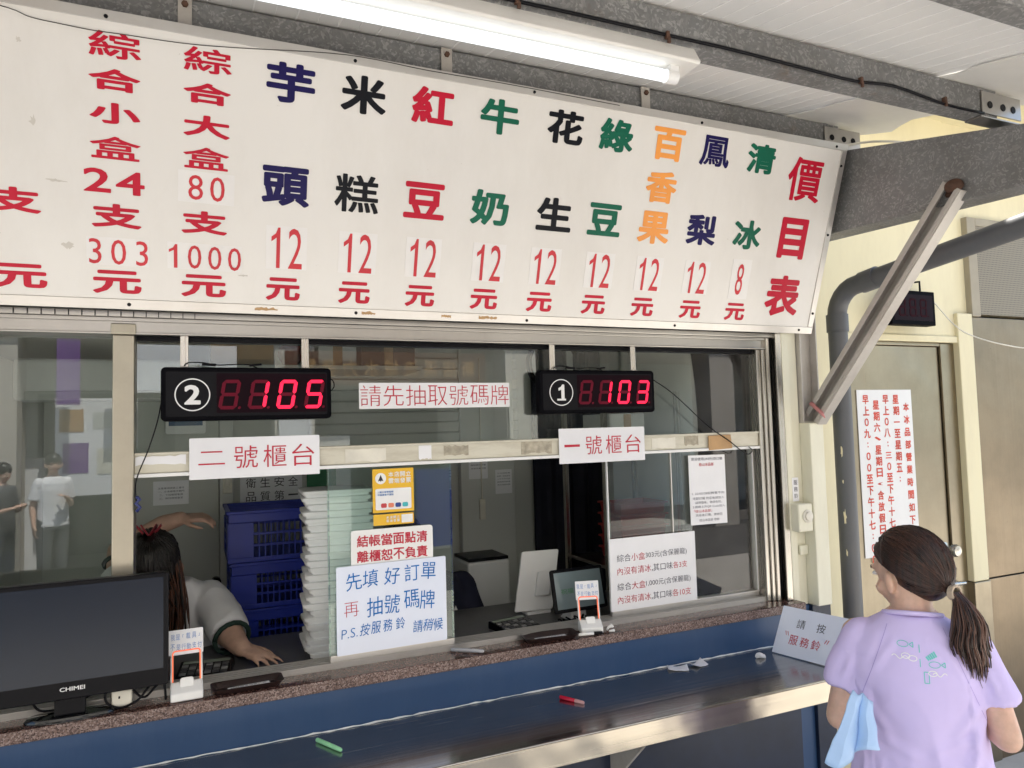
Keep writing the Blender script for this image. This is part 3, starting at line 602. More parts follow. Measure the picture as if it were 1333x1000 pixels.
m = MB(); m.tube(bez([(-.079,2.10,1.84),(-.088,2.098,1.79),(-.108,2.095,1.72),(-.135,2.092,1.645),(-.137,2.092,1.60),(-.133,2.093,1.575)], 6), .0018, 6)
m.build('power_cable', 'black', D2, smooth=True)
m = MB(); m.tube(bez([f2.p(.218,.045,-.02), f2.p(.228,.035,-.02), f2.p(.230,.02,-.02), f2.p(.222,.008,-.02)], 5), .0017, 6); m.build('side_lead', 'black', D2, smooth=True)
m = MB(); m.tube([(-.135,2.09,1.60),(-.128,2.088,1.592),(-.136,2.087,1.583),(-.127,2.088,1.572),(-.135,2.09,1.562)], .0045, 6); m.build('cable_tie_bundle', mat('blue_tie', (.02,.03,.15), .5), D2, smooth=True)
D1, f1, hh = display(1.018, 1.460, '1', ' 103', 'black display with circled 1 and lit red digits 103')
m = MB(); m.tube(bez([(1.46,2.10,1.905),(1.558,2.11,1.85),(1.70,2.112,1.738),(1.788,2.104,1.68),(1.835,2.10,1.645),(1.87,2.10,1.628),(1.89,2.10,1.640),(1.875,2.10,1.655)], 6), .0018, 6); m.build('power_cable', 'black', D1, smooth=True)
# third display above the door, switched off
t = thing('queue_display', 'dark switched off display hung above the metal door', 'number display', (3.02, 2.3, 2.17), 'red number displays over the counter windows')
fr = Frame((3.012, 2.255, 2.247))
m = MB(); m.rrect(fr, -.145, .145, -.080, .078, .004, -.05, 0); m.build('case', 'blackm', t, bevel=.003)
m = MB(); m.rrect(fr, -.128, .128, -.060, .060, .002, 0, .0006); m.build('front_window', 'ledwin', t)
m = MB()
for i in range(3): seg7(m, m, fr, -.075+.07*i, 0, .046, .085, .010, ' ', 0)
m.build('unlit_segments', mat('led_dead', (.026,.003,.006), .5, spec=.04), t)
for dx in (-.10, .09):
    m = MB(); m.tube([fr.p(dx,.078,-.03), fr.p(dx,.13,-.03), fr.p(dx,.135,-.09)], .005, 6); m.build('hanger', 'black', t)
m = MB(); m.tube(bez([fr.p(.14,.08,-.03), fr.p(.22,.02,-.04), fr.p(.33,-.10,.0), fr.p(.5,-.17,.08), fr.p(.75,-.18,.1), fr.p(1.1,-.1,.1)], 8), .003, 6); m.build('power_cable', 'tape_w', t, smooth=True)

# ---------------------------------------------------------------- notices
def notice(name, label, cat, fr, ww, hh, mt, lines, thick=.0014, rad=.002, parent=None, group=None):
    """fr: lower left corner; lines: (material, text, u, v, w, h, bold)"""
    m = MB(); m.rrect(fr, 0, ww, 0, hh, rad, -thick, 0, 0, 2)
    o = m.build(name, mt, None, loc=fr.p(ww/2, 0)); tag(o, label, cat, group)
    mats = []; m = MB()
    for mt2, s, u, v, w_, h_, bd in lines:
        if mt2 not in mats: mats.append(mt2)
        m.text(fr, s, u, v, w_, h_, .0007, bd, mats.index(mt2), random.uniform(-.09,.09) if name == 'handwritten_board' else 0, random.uniform(-.02,.16) if name == 'handwritten_board' else 0)
    if lines: m.build('lettering', mats, o)
    return o
def row(mt, s, u0, u1, v, h, bold=0, wid=None, jit=0):
    """single characters spread evenly between two centres"""
    k = len(s); out = []
    for i, ch in enumerate(s):
        if ch == ' ': continue
        u = u0 + (u1-u0)*i/max(1, k-1)
        hh = h*(.16 if ch in '一' else .8 if ch in '二日口' else .5 if ch in '「」『』' else 1)
        ww = (wid or h)*(1 if ch not in '一' else 1) * (.35 if ch in '「」『』()' else 1)
        if ch in '，、。．.': hh *= .22; ww *= .22
        if ch in '：:': hh *= .5; ww *= .13
        out.append((mt, ch, u + random.uniform(-jit, jit), v + random.uniform(-jit, jit), ww, hh, bold))
    return out
fr = Frame((-.012, 2.108, 1.634)); ww, hh = .338, .110
o = notice('counter_sign', 'laminated white card hung under the display with the circled 2, reading 二號櫃台', 'sign', fr, ww, hh, 'paper_gloss', [('ink_red', '二', .055, .056, .066, .036, -.006)] + row('ink_red', '號櫃台', .1415, .293, .056, .061, -.004), group='counter number cards')
fr = Frame((1.092, 2.108, 1.626)); ww, hh = .332, .115
o = notice('counter_sign', 'laminated white card hung under the display with the circled 1, reading 一號櫃台', 'sign', fr, ww, hh, 'paper_gloss', [('ink_red', '一', .048, .058, .058, .008, -.004)] + row('ink_red', '號櫃台', .130, .285, .058, .062, -.004), group='counter number cards')
fr = Frame((.4485, 2.146, 1.817)); notice('notice', 'long narrow white notice between the two lit displays on upper glass', 'notice', fr, .488, .078, 'paper', row('ink_red', '請先抽取號碼牌', .035, .453, .039, .062, -.012))
fr = Frame((.479, 2.1195, 1.510))
P = notice('poster', 'yellow poster on the sliding glass, above the white acrylic payment sign', 'poster', fr, .124, .128, 'yel', row('markw', '本店開立', .055, .108, .111, .0155, .02) + row('markw', '雲端發票', .055, .108, .092, .0155, .02))
m = MB(); m.rrect(fr, .008, .116, .008, .070, .004, .0004, .0008)
n = 20; m.prism([fr.p(.024+.0165*math.cos(2*math.pi*i/n), .100+.0165*math.sin(2*math.pi*i/n), .0004) for i in range(n)], fr.n*.0006); m.build('white_field', 'markw', P)
m = MB(); m.prism([fr.p(u, v, .0012) for u, v in ((.024,.111),(.032,.092),(.026,.094),(.024,.090),(.022,.094),(.016,.092))], fr.n*.0004); m.build('logo', 'ink_black', P)
m = MB()
for ln, v in (('１開立發票服務', .060), ('中獎機會不漏接', .052)): m.text(fr, ln, .038, v, .048, .006, .0012, .01)
m.build('small_print', 'ink_blue', P)
for i, c in enumerate(((.55,.05,.06), (.75,.22,.12), (.02,.05,.25), (.05,.45,.5))):
    m = MB(); m.rrect(fr, .024+i*.0215, .041+i*.0215, .014, .027, .004, .0011, .0015); m.build('icon', mat('poster_icon', c, .4), P)
fr = Frame((.480, 2.1195, 1.473)); P = notice('poster', 'small yellow strip sticker right below the yellow poster', 'poster', fr, .122, .032, 'yel', row('markw', '本店開立', .042, .074, .022, .008, .02) + row('markw', '雲端發票', .042, .074, .012, .008, .02))
m = MB(); m.rrect(fr, .084, .118, .004, .028, .001, .0004, .0008); m.build('white_field', 'markw', P)
fr = Frame((.413, 2.1185, 1.350)); notice('payment_sign', 'white acrylic sign with two rows of bold red characters on sliding glass', 'sign', fr, .246, .114, 'white', row('ink_red', '結帳當面點清', .034, .212, .082, .0335, .02) + row('ink_red', '離櫃恕不負責', .034, .212, .038, .0335, .02), .002, .008)
fr = Frame((.369, 2.112, 1.117), (1,0,.008)); J = .005
L = row('ink_blue', '先填好訂單', .045, .275, .206, .049, -.002, .045, J) + [('ink_red', '再', .042, .126, .042, .040, -.016)] + row('ink_blue', '抽號碼牌', .105, .270, .130, .054, -.002, .046, J)
L += [('ink_blue', 'P.S.', .036, .060, .046, .026, -.012)] + row('ink_blue', '按服務鈴', .078, .182, .066, .034, .0, .027, J/2) + row('ink_blue', '請稍候', .235, .302, .052, .035, .0, .029, J/2)
notice('handwritten_board', 'large white board handwritten in blue marker propped on the sliding window', 'notice', fr, .327, .248, 'board_sky', L, .004, .004)
fr = Frame((1.289, 2.142, 1.118)); ww, hh = .357, .243
def seq(items, u, v, h, gap=.002):
    out = []
    for mt, s in items:
        a = glyph(s, -.004)[2]; hh_ = h*(.9 if any(c in s for c in '0123456789') and len(s) < 4 else 1); w_ = a*hh_ if len(s) > 1 or not s in '一，' else h*.4
        if s == '，': w_ = h*.22; hh_ = h*.25
        out.append((mt, s, u+w_/2, v-(h*.35 if s == '，' else 0), w_, hh_, -.004)); u += w_+gap
    return out
def fitseq(items, u0, u1, v, h):
    r = seq(items, u0, v, h); e = r[-1][2]+r[-1][4]/2; k = (u1-u0)/(e-u0)
    return [(a, s, u0+(u-u0)*k, vv, w_*k, h_, b_) for a, s, u, vv, w_, h_, b_ in r]
K_, R_ = 'ink_grey', 'ink_red'
notice('price_notice', 'white sheet with four printed lines at the foot of right sliding glass', 'notice', fr, ww, hh, 'paper',
  fitseq([(K_,'綜合'),(R_,'小盒'),(K_,'303元(含保麗龍)')], .028, .318, .176, .025) + fitseq([(R_,'內沒有清冰'),(K_,'，'),(K_,'其口味'),(R_,'各3支')], .028, .318, .132, .025)
  + fitseq([(K_,'綜合'),(R_,'大盒'),(K_,'1,000元(含保麗龍)')], .026, .33, .080, .025) + fitseq([(R_,'內沒有清冰'),(K_,'，'),(K_,'其口味'),(R_,'各10支')], .026, .33, .036, .025))
fr = Frame((1.632, 2.142, 1.381), (1,0,-.012)); ww, hh = .164, .250
notice('order_notice', 'tall white printed sheet taped high on the right sliding glass', 'notice', fr, ww, hh, 'paper',
  [(K_,'歡迎使用LINE社群訂購',.082,.236,.14,.011,.0),(R_,'桂山冰品部',.078,.216,.066,.012,.01)] + [(K_,s,.082,v,w_,.0095,-.005) for s, v, w_ in (('1. 22/05/28起數量不拘',.112,.145),('宅配訂購 同意後請加入',.094,.14),('請掃描後，敬請告知。',.079,.12),('2.請掃上方QR Code加入',.064,.145),('訊息後訂購，謝謝您',.034,.12),('桂山冰品部 敬啟',.016,.09))] + [(R_,'「桂山冰品部」',.055,.049,.08,.0105,.0)])
# notice standing on the shelf
eu = Vector((.050,-.232,0)); ev = Vector((.068,.004,.150)); fr = Frame((1.832, 1.985, .950), eu, ev); ww, hh = .245, .163
o = notice('bell_notice', 'white card leaning on the steel shelf telling customers to ring the bell', 'notice', fr, ww, hh, 'board_sky',
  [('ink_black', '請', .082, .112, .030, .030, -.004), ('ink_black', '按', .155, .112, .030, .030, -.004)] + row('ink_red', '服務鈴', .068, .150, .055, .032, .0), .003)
m = MB()
for i, (u, k) in enumerate(((.038,-1),(.046,-1),(.178,1),(.186,1))): m.prism([fr.p(u+k*.004,.080,.0007), fr.p(u+k*.007,.080,.0007), fr.p(u+.001,.066,.0007), fr.p(u-.001,.066,.0007)], fr.n*.0003)
m.build('quote_mark', 'ink_red', o)
m = MB(); a, bq = fr.p(.08,.12,-.003), fr.p(.16,.12,-.003); e = Vector((.055,.01,-(a.z-.9475))); m.prism([a, bq, bq+e, a+e], (.002,0,.001)); m.build('rear_prop', 'paper', o)
# opening hours on the door
fr = Frame((2.752, 2.368, 1.120), (1,0,0), (0,0,1)); ww, hh = .356, .757
L = []
def column(s, u, top, pitch, size):
    for i, ch in enumerate(s):
        v = hh - top - i*pitch
        if ch == '：': L.extend([('dk_red', '．', u, v+.008, .007, .007, .02), ('dk_red', '．', u, v-.008, .007, .007, .02)])
        elif ch in '()': L.append(('dk_red', ch, u, v+(.012 if ch == '(' else -.012)*0, .034, .012, .01))
        else: L.append(('dk_red', ch, u, v, size*(.95 if ch != '０' else .62), size*(.14 if ch == '一' else .7 if ch in '二三' else .45 if ch == '、' else 1)*(.85 if ch == '０' else 1), .016))
column('本冰品部營業時間如下', .316, .082, .0585, .040); column('星期一至星期五：', .249, .045, .053, .042); column('早上０八：三０至下午十七：００', .182, .045, .0515, .042)
column('星期六、星期日(含放假日)', .118, .070, .0515, .042); column('早上０九：００至下午十七：００', .053, .045, .0515, .042)
L = [(a_, b_, c_, d_, e_, f_, .03) for a_, b_, c_, d_, e_, f_, g_ in L]
notice('opening_hours_notice', 'tall white panel with vertical columns of red characters on metal door', 'notice', fr, ww, hh, 'white', L, .003)
# bell push and its label
t = thing('bell_push', 'cream bell push box with a round button on the pillar beside the window', 'bell', (2.072, 2.055, 1.335))
m = MB(); m.box(2.036, 2.1055, 2.034, 2.0795, 1.335, 1.438); m.build('case', 'cream2', t, bevel=.006, seg=3)
m = MB(); m.lathe((2.078, 2.034, 1.392), [(.024,0),(.024,.004),(.018,.006),(.0165,.004),(.016,.010),(.001,.012)], 24, 0, (Vector((1,0,0)), Vector((0,0,1)), Vector((0,-1,0)))); m.build('button', 'tape_w', t, smooth=40)
fr = Frame((2.048, 2.0705, 1.445)); notice('bell_label', 'narrow paper slip stuck on the pillar above the bell push', 'label', fr, .030, .088, 'paper', [(K_, c, .015, .070-.025*i, .018, .018, 0) for i, c in enumerate('服務鈴')], .0012)
m = MB(); m.box(2.068, 2.107, 2.066, 2.0795, 1.245, 1.280); tag(m.build('cable_clamp', 'cream2', bevel=.003), 'small cream cable clamp on the pillar under the bell push', 'clamp')

# ---------------------------------------------------------------- monitor
MO = thing('monitor', 'black wide computer monitor standing on the ledge in front of left pane', 'monitor', (-.28, 2.072, 1.083))
fr = Frame((-.29, 2.038, 1.271), (1,.02,0)); hw = .231
m = MB(); m.rrect(fr, -hw, hw, -.137, .139, .006, -.030, 0); m.build('casing', 'black', MO, bevel=.003)
m = MB(); m.fbox(fr, -hw+.012, hw-.012, -.095, .129, .0002, .0012); m.build('screen', 'screen', MO)
m = MB(); m.text(fr, 'CHIMEI', .024, -.112, .052, .0095, .0006, .02); m.build('brand_lettering', 'markw', MO)
m = MB(); m.box(-.305, -.240, 2.050, 2.066, 1.094, 1.15); m.build('neck', 'black', MO, bevel=.003)
m = MB(); m.rings([[(-.272+.098*k*math.cos(a*math.pi/18), 2.073+.041*k*math.sin(a*math.pi/18), 1.0835+z) for a in range(36)] for k, z in ((1,0),(1,.004),(.93,.010),(.3,.0125))]); m.build('base', 'gloss', MO, smooth=40)
m = MB(); m.tube(bez([(-.36,2.08,1.14),(-.34,2.085,1.105),(-.30,2.09,1.10),(-.25,2.09,1.115),(-.2,2.085,1.14)], 6), .003, 6).tube(bez([(-.19,2.075,1.16),(-.20,2.07,1.11),(-.17,2.065,1.088),(-.13,2.068,1.098),(-.10,2.075,1.13),(-.08,2.08,1.128)], 6), .0032, 6).tube(bez([(-.16,2.08,1.15),(-.12,2.08,1.10),(-.09,2.085,1.12),(-.072,2.075,1.135),(-.066,2.07,1.088)], 6), .003, 6)
m.build('cable', 'black', MO, smooth=True)
m = MB(); m.box(-.187, -.142, 2.070, 2.096, 1.0835, 1.128); o = m.build('power_adapter', 'tape_w', bevel=.004); tag(o, 'cream power adapter standing on the ledge right of the monitor foot', 'adapter')
m = MB(); m.box(-.172,-.168,2.0694,2.0700,1.108,1.114); m.build('socket_slot', 'black', o)

# ---------------------------------------------------------------- card scanners
def scanner(loc, rz, label, sc=1):
    t = thing('code_scanner', label, 'scanner', (0,0,0), 'small white scanner stands on the ledge')
    m = MB(); m.prism([(-.038,-.028,0),(-.038,.030,0),(-.038,.030,.030),(-.038,.004,.042),(-.038,-.028,.020)], (.076,0,0)); m.build('base', 'white', t, bevel=.004, seg=3)
    m = MB(); m.rrect(Frame((0,-.002,.033), (1,0,0), (0,.35,.94)), -.016, .016, -.012, .018, .006, .0, .008); m.build('scan_block', 'white', t, bevel=.002)
    f = Frame((0,.010,.033), (1,0,0), (0,.22,.97))
    def loop(w, h, r, d): return [f.p(x, y, d) for x, y in [(sx*(w-r)+r*math.cos(R(a)), h/2+sy*(h/2-r)+r*math.sin(R(a))) for sx, sy, a0 in ((1,1,0),(-1,1,90),(-1,-1,180),(1,-1,270)) for a in range(a0, a0+91, 18)]]
    m = MB(); lp = loop(.035,.086,.008,0); m.tube(lp+[lp[0]], .0034, 8); m.build('ring', 'white', t, smooth=True)
    m = MB(); lp = loop(.0325,.081,.007,.0022); m.tube(lp+[lp[0]], .0020, 6); m.build('glow_ring', mat('ring_orange', (.85,.16,.07), .4, emit=.25), t, smooth=True)
    f = Frame((-.042,.024,.103), (1,0,0), (0,.15,.98)); m = MB(); m.rrect(f, 0, .082, 0, .062, .001, -.001, 0); pp = m.build('paper_slip', 'paper', t)
    m = MB()
    for mt2, s, u, v, w_, h_, bd in row(0, '我是「載具」', .010, .072, .045, .015, -.01, .010, .001) + row(0, '不是行動支付', .010, .073, .020, .015, -.01, .010, .001): m.text(f, s, u, v, w_, h_, .0006, bd)
    m.build('lettering', 'ink_blue', pp)
    t.location = loc; t.rotation_euler = (0,0,rz); t.scale = (sc,)*3; return t
s1 = scanner((-.018, 2.074, 1.0835), R(2), 'white scanner stand with red ring next to the monitor')
s2 = scanner((1.172, 2.082, 1.0835), R(-16), 'white scanner stand with red ring in front of the tablet till', .95)

# ---------------------------------------------------------------- trays, pens, bits
def tray(c, rz, label):
    t = thing('cash_tray', label, 'tray', (0,0,0), 'dark cash trays on the ledge')
    def rr(w, h, r, z): return [(sx*(w-r)+r*math.cos(R(a)), sy*(h-r)+r*math.sin(R(a)), z) for sx, sy, a0 in ((1,1,0),(-1,1,90),(-1,-1,180),(1,-1,270)) for a in range(a0, a0+91, 18)]
    m = MB(); m.rings([rr(.076,.023,.01,0), rr(.088,.035,.012,.014), rr(.090,.037,.012,.016), rr(.086,.033,.012,.015), rr(.075,.022,.01,.0035)]); m.build('dish', 'tray', t, smooth=35)
    m = MB(); m.obox((.004,.002,.0048), (.052,.004,0), (-.0007,.0085,0), (0,0,.0006)); s = m.build('paper_slip', 'paper', t)
    m = MB(); m.text(Frame((0,0,.0054), (1,.077,0), (-.077,1,0)), '請將現金放置於此', .004, .002, .09, .007, .0003); m.build('lettering', 'ink_black', s)
    t.location = c; t.rotation_euler = (0,0,rz)
tray((.128, 2.074, 1.0835), R(1), 'dark brown tray with paper strip, near the hand reaching out')
tray((1.022, 2.078, 1.0835), R(-6), 'dark brown tray with paper strip, left of the tablet till')
def pen(name, p0, p1, r, mt, label, tip=None):
    p0, p1 = Vector(p0), Vector(p1); d = (p1-p0)
    t = thing(name, label, 'pen', (p0+p1)/2 - Vector((0,0,r)))
    m = MB(); m.tube([p0, p0+d*.02, p0+d*.62, p0+d*.63], [r*.8, r, r, r*.9], 12); m.build('barrel', mt, t, smooth=40)
    m = MB(); m.tube([p0+d*.63, p0+d*.65, p0+d*.97, p1], [r*.9, r*1.05, r*.9, r*.6], 12); m.build('cap', tip or mt, t, smooth=40)
pen('marker_pen', (.292,1.985,ZS+.0058), (.338,1.892,ZS+.0058), .0055, 'green', 'pale green marker pen lying on the steel shelf')
pen('ballpoint_pen', (.988,1.952,ZS+.006), (1.030,1.882,ZS+.004), .0055, 'redpen', 'short red pen lying on the steel shelf', mat('clear_tip', (.55,.3,.3), .3))
pen('marker_pen', (.706,2.108,1.0895), (.786,2.044,1.0895), .0055, mat('grey_pen', (.42,.42,.45), .3), 'grey capped pen lying on the granite ledge')
pen('marker_pen', (1.112,2.055,1.0895), (1.192,2.040,1.0895), .0052, 'white', 'white marker pen with black cap lying before the right scanner', 'black')
def paper(name, pts, label, mt='paper'):
    m = MB(); n = len(pts); m.prism(pts, (0,0,.0008)); tag(m.build(name, mt), label, 'paper')
Z = ZS+.0008
def slip(c, a, w_, h_, label, curl):
    m = MB(); c = Vector(c); u = Vector((math.cos(a), math.sin(a), 0)); v = Vector((-math.sin(a), math.cos(a), 0)); n = 8; vs = []
    for i in range(n+1):
        for j in range(n+1):
            x, y = i/n-.5, j/n-.5; vs.append(c + u*x*w_ + v*y*h_ + Vector((0,0,.0012+curl*(x*x*.9+max(0,x)*y*.8+.12*y*y)+.0012*mnoise.noise((x*4,y*4,curl*90)))))
    m.add(vs, [(i*(n+1)+j, (i+1)*(n+1)+j, (i+1)*(n+1)+j+1, i*(n+1)+j+1) for i in range(n) for j in range(n)])
    o = m.build('paper_slip', 'paper', smooth=True); tag(o, label, 'paper'); s = o.modifiers.new('s', 'SOLIDIFY'); s.thickness = .0005; o.location.z = ZS+.0008
    m = MB()
    m.obox(c+Vector((0,0,.006+.0)), u*w_*.18, v*.0012, Vector((0,0,.0002)))
slip((1.447,2.000,ZS), R(-28), .066, .040, 'left white paper slip of two beside each other on steel shelf', .020)
slip((1.528,1.998,ZS), R(10), .058, .036, 'right white paper slip of two beside each other on steel shelf', .034)
m = MB(); m.ell((1.762,1.960,ZS+.008), (.020,.013,.009), None, 14)
for k, v in enumerate(m.V):
    q = Vector(v)-Vector((1.762,1.960,ZS+.008)); f = 1+.75*mnoise.noise(q*90); q = q*f; m.V[k] = (1.762+q.x, 1.960+q.y, max(ZS+.0006, ZS+.008+q.z))
tag(m.build('crumpled_paper', 'paper', loc=(1.762,1.96,ZS)), 'small crumpled ball of white paper on the steel shelf', 'paper')
m = MB(); m.tube([(1.219,2.058,1.089),(1.222,2.054,1.098),(1.232,2.052,1.103),(1.238,2.052,1.098)], [.003,.004,.007,.004], 10).tube([(1.222,2.050,1.0865),(1.240,2.048,1.0875)], [.003,.005], 8); tag(m.build('white_cap', 'white', smooth=True), 'tiny white plastic bit on the ledge right of the scanner', 'cap')
# ---------------------------------------------------------------- things inside the shop
def lid(i, x, y, z, rz):
    def rr(w, h, r, zz): return [(sx*(w-r)+r*math.cos(R(a)), sy*(h-r)+r*math.sin(R(a)), zz) for sx, sy, a0 in ((1,1,0),(-1,1,90),(-1,-1,180),(1,-1,270)) for a in range(a0, a0+91, 30)]
    if i == 0:
        m = MB(); m.rings([rr(.098,.086,.008,0), rr(.100,.088,.008,.0075), rr(.107,.095,.010,.009), rr(.108,.096,.010,.0195), rr(.105,.093,.010,.0215)])
        lid.o = m.build('styrofoam_lid', 'foam', smooth=35, loc=(0,0,0)); o = lid.o
    else: o = lid.o.copy(); COL.objects.link(o)
    o.location = (x, y, z); o.rotation_euler = (0, 0, rz)
    tag(o, 'white styrofoam box lid in the tall stack behind the sliding glass', 'lid', 'stacked white styrofoam lids'); return o
for i in range(24): lid(i, (.432+(.010 if i%3 == 0 else -.005)+random.uniform(-.006,.006)), 2.43+random.uniform(-.004,.004), 1.0455+i*.0218, R(-4+random.uniform(-2.5,2.5)))

def crate(label, loc, w_, d_, h_):
    t = thing('crate', label, 'crate', (0,0,0), 'blue plastic crates stacked inside the shop')
    m = MB(); m.box(-w_/2+.008, w_/2-.008, -d_/2+.008, d_/2-.008, 0, .008)
    for z0, z1, e in ((0,.018,.004),(h_-.045,h_-.012,.0),(h_-.012,h_,.008)):
        m.box(-w_/2-e, w_/2+e, -d_/2-e, -d_/2+.008, z0, z1).box(-w_/2-e, w_/2+e, d_/2-.008, d_/2+e, z0, z1).box(-w_/2-e, -w_/2+.008, -d_/2+.008, d_/2-.008, z0, z1).box(w_/2-.008, w_/2+e, -d_/2+.008, d_/2-.008, z0, z1)
    m.build('rim', 'crate', t, bevel=.002)
    m = MB()
    for s in (-1, 1):
        for x0, x1 in ((-w_/2, -w_/2+.085), (w_/2-.085, w_/2)): m.box(x0, x1, s*d_/2-.004, s*d_/2+.004, .018, h_-.045)
        for x0, x1 in ((-d_/2+.004, -d_/2+.09), (d_/2-.09, d_/2-.004)): m.box(s*w_/2-.004, s*w_/2+.004, x0, x1, .018, h_-.045)
        for k in range(15):
            x = -w_/2+.085+(w_-.17)*k/14; m.box(x-.0025, x+.0025, s*d_/2-.003, s*d_/2+.003, .018, h_-.045)
        for k in range(10):
            x = -d_/2+.09+(d_-.18)*k/9; m.box(s*w_/2-.003, s*w_/2+.003, x-.0025, x+.0025, .018, h_-.045)
        for q in (.33, .66):
            z = .018+(h_-.063)*q; m.box(-w_/2+.085, w_/2-.085, s*d_/2-.0036, s*d_/2+.0036, z-.004, z+.004); m.box(s*w_/2-.0036, s*w_/2+.0036, -d_/2+.09, d_/2-.09, z-.004, z+.004)
    m.build('lattice_wall', 'crate', t, bevel=.0005, seg=1)
    t.location = loc; return t
m = MB(); m.box(.05, .75, 2.80, 3.36, .90, .94)
for x in (.08, .70):
    for y in (2.83, 3.32): m.box(x-.02, x+.02, y-.02, y+.02, .12, .8995)
tag(m.build('work_table', 'st_x', bevel=.003), 'steel work table carrying the blue crates', 'table')
crate('lowest blue crate of the stack behind the worker', (.36, 3.05, .9405), .46, .34, .165)
crate('middle blue crate of the stack behind the worker', (.355, 3.05, 1.107), .46, .34, .17)
crate('topmost blue crate of the stack behind the worker', (.35, 3.05, 1.279), .47, .35, .19)
# counter side things
def calculator(c, rz, label):
    t = thing('calculator', label, 'calculator', (0,0,0), 'black calculators on the inner worktop')
    m = MB(); m.prism([(-.075,-.055,0),(-.075,.055,0),(-.075,.055,.026),(-.075,-.055,.012)], (.15,0,0)); m.build('body', 'black', t, bevel=.003)
    f = Frame((0,0,.0192), (1,0,0), (0,1,.127)); m = MB(); m.fbox(f, -.066, .066, .030, .048, 0, .0008); m.build('display', mat('lcd', (.25,.29,.24), .2), t)
    m = MB(); m2 = MB()
    for i in range(6):
        for j in range(4): (m2 if (i+j) % 3 else m).fbox(f, -.066+i*.0225, -.048+i*.0225, -.048+j*.018, -.036+j*.018, 0, .004)
    m.build('light_keys', mat('key_grey', (.25,.25,.25), .5), t, bevel=.001); m2.build('dark_keys', mat('key_dark', (.07,.07,.075), .5), t, bevel=.001)
    t.location = c; t.rotation_euler = (0,0,rz)
calculator((.030, 2.385, 1.0455), R(-8), 'black calculator behind the scanner next to the monitor')
calculator((1.03, 2.37, 1.0455), R(10), 'black calculator left of the tablet till')
t = thing('tablet_till', 'tablet till with dark screen on a white folding stand on inner worktop', 'till', (1.27, 2.36, 1.0455))
fr = Frame((1.264, 2.318, 1.165), (1,.03,.0), (.02,.28,.96))
m = MB(); m.rrect(fr, -.108, .108, -.074, .076, .008, -.010, 0); m.build('casing', 'black', t, bevel=.002)
m = MB(); m.fbox(fr, -.096, .096, -.062, .064, .0, .0006); sc = m.build('screen', mat('tablet_glass_reflect', (.20,.26,.28), .1), t)  # grey-blue base colour stands in for the reflection on the screen
m = MB(); m.text(fr, '祝福', -.05, -.002, .05, .018, .0008, .02); m.build('screen_mark', mat('screen_green', (.08,.20,.12), .4), sc)
m = MB(); m.prism([(1.24,2.335,1.0455),(1.24,2.43,1.0455),(1.24,2.41,1.06),(1.24,2.362,1.16),(1.24,2.345,1.15)], (.06,0,0)); m.build('stand', 'white', t, bevel=.003)
t = thing('customer_display', 'white slanted back of a customer display left of the tablet till', 'display', (1.19, 2.54, 1.0455))
fr = Frame((1.195, 2.52, 1.178), (1,-.12,0), (.25,.20,.95)); m = MB(); m.rrect(fr, -.074, .076, -.122, .102, .008, -.014, 0); m.build('back_panel', 'white', t, bevel=.003)
m = MB(); m.rrect(fr, -.005, .05, -.07, .02, .006, .0, .022); m.build('hinge_block', 'white', t, bevel=.003)
m = MB(); m.box(1.14, 1.24, 2.50, 2.60, 1.0455, 1.058); m.build('foot', 'white', t, bevel=.003)
m = MB()
for i in range(5):
    a = random.uniform(0, 6); m.tube(bez([(1.17+.02*i+.02*math.sin(a+k*1.9), 2.27+.03*math.cos(a+k*1.3), 1.052+.03*abs(math.sin(a*2+k*2.3))) for k in range(7)], 5), .003, 6)
tag(m.build('cable_bundle', 'black', smooth=True), 'tangle of black cables under the tablet till', 'cable')
# white tall bin with dark flap, second pillar side
t = thing('air_purifier', 'tall white appliance with a dark sheet on its top against the back', 'appliance', (1.19, 3.1, .12))
m = MB(); m.box(1.09, 1.29, 3.0, 3.2, .12, 1.165); m.build('body', 'white', t, bevel=.012, seg=3)
m = MB(); m.box(1.095, 1.285, 3.005, 3.195, 1.166, 1.18); m.build('top_cover', 'black', t, bevel=.002)
# things on the back wall
fr = Frame((-.157, 3.381, 1.465)); notice('wall_note', 'small white printed note pinned to the interior door', 'notice', fr, .136, .10, 'paper', [(K_, s, .068, v, w_, .008, 0) for s, v, w_ in (('注意事項請員工遵守', .070, .10), ('一、冷凍櫃隨手關門', .056, .10), ('二、下班關閉電源', .042, .09), ('三、保持環境整潔', .028, .09))])
fr = Frame((.185, 3.4185, 1.43)); notice('wall_note', 'white wall card with two lines of large black characters above the crates', 'notice', fr, .265, .150, 'paper', row('ink_black', '衛生安全', .045, .225, .105, .042, .0) + row('ink_black', '品質第一', .045, .225, .045, .042, .0))
m = MB(); m.box(.47, .60, 3.405, 3.4195, 1.36, 1.64); tag(m.build('wall_board', 'greendk', bevel=.002), 'dark green board on the back wall behind the lid stack', 'board')
t = thing('wall_clock', 'round wall clock with a dark rim above the right display', 'clock', (1.77, 3.36, 2.02))
ax = (Vector((1,0,0)), Vector((0,0,1)), Vector((0,-1,0)))
m = MB(); m.lathe((1.74, 3.418, 2.08), [(.15,0),(.155,.02),(.15,.04),(.132,.035),(.130,.02)], 32, 0, ax); m.build('rim', 'black', t, smooth=40)
m = MB(); m.lathe((1.74, 3.418, 2.08), [(.131,.0),(.131,.021),(.001,.022)], 32, 0, ax); m.build('dial', 'markw', t, smooth=40)
m = MB(); m.obox((1.74, 3.392, 2.115), (.004,0,0), (0,.001,0), (0,0,.045)).obox((1.765, 3.3885, 2.07), (.04,0,-.012), (0,.001,0), (.001,0,.004)); m.build('hands', 'black', t)
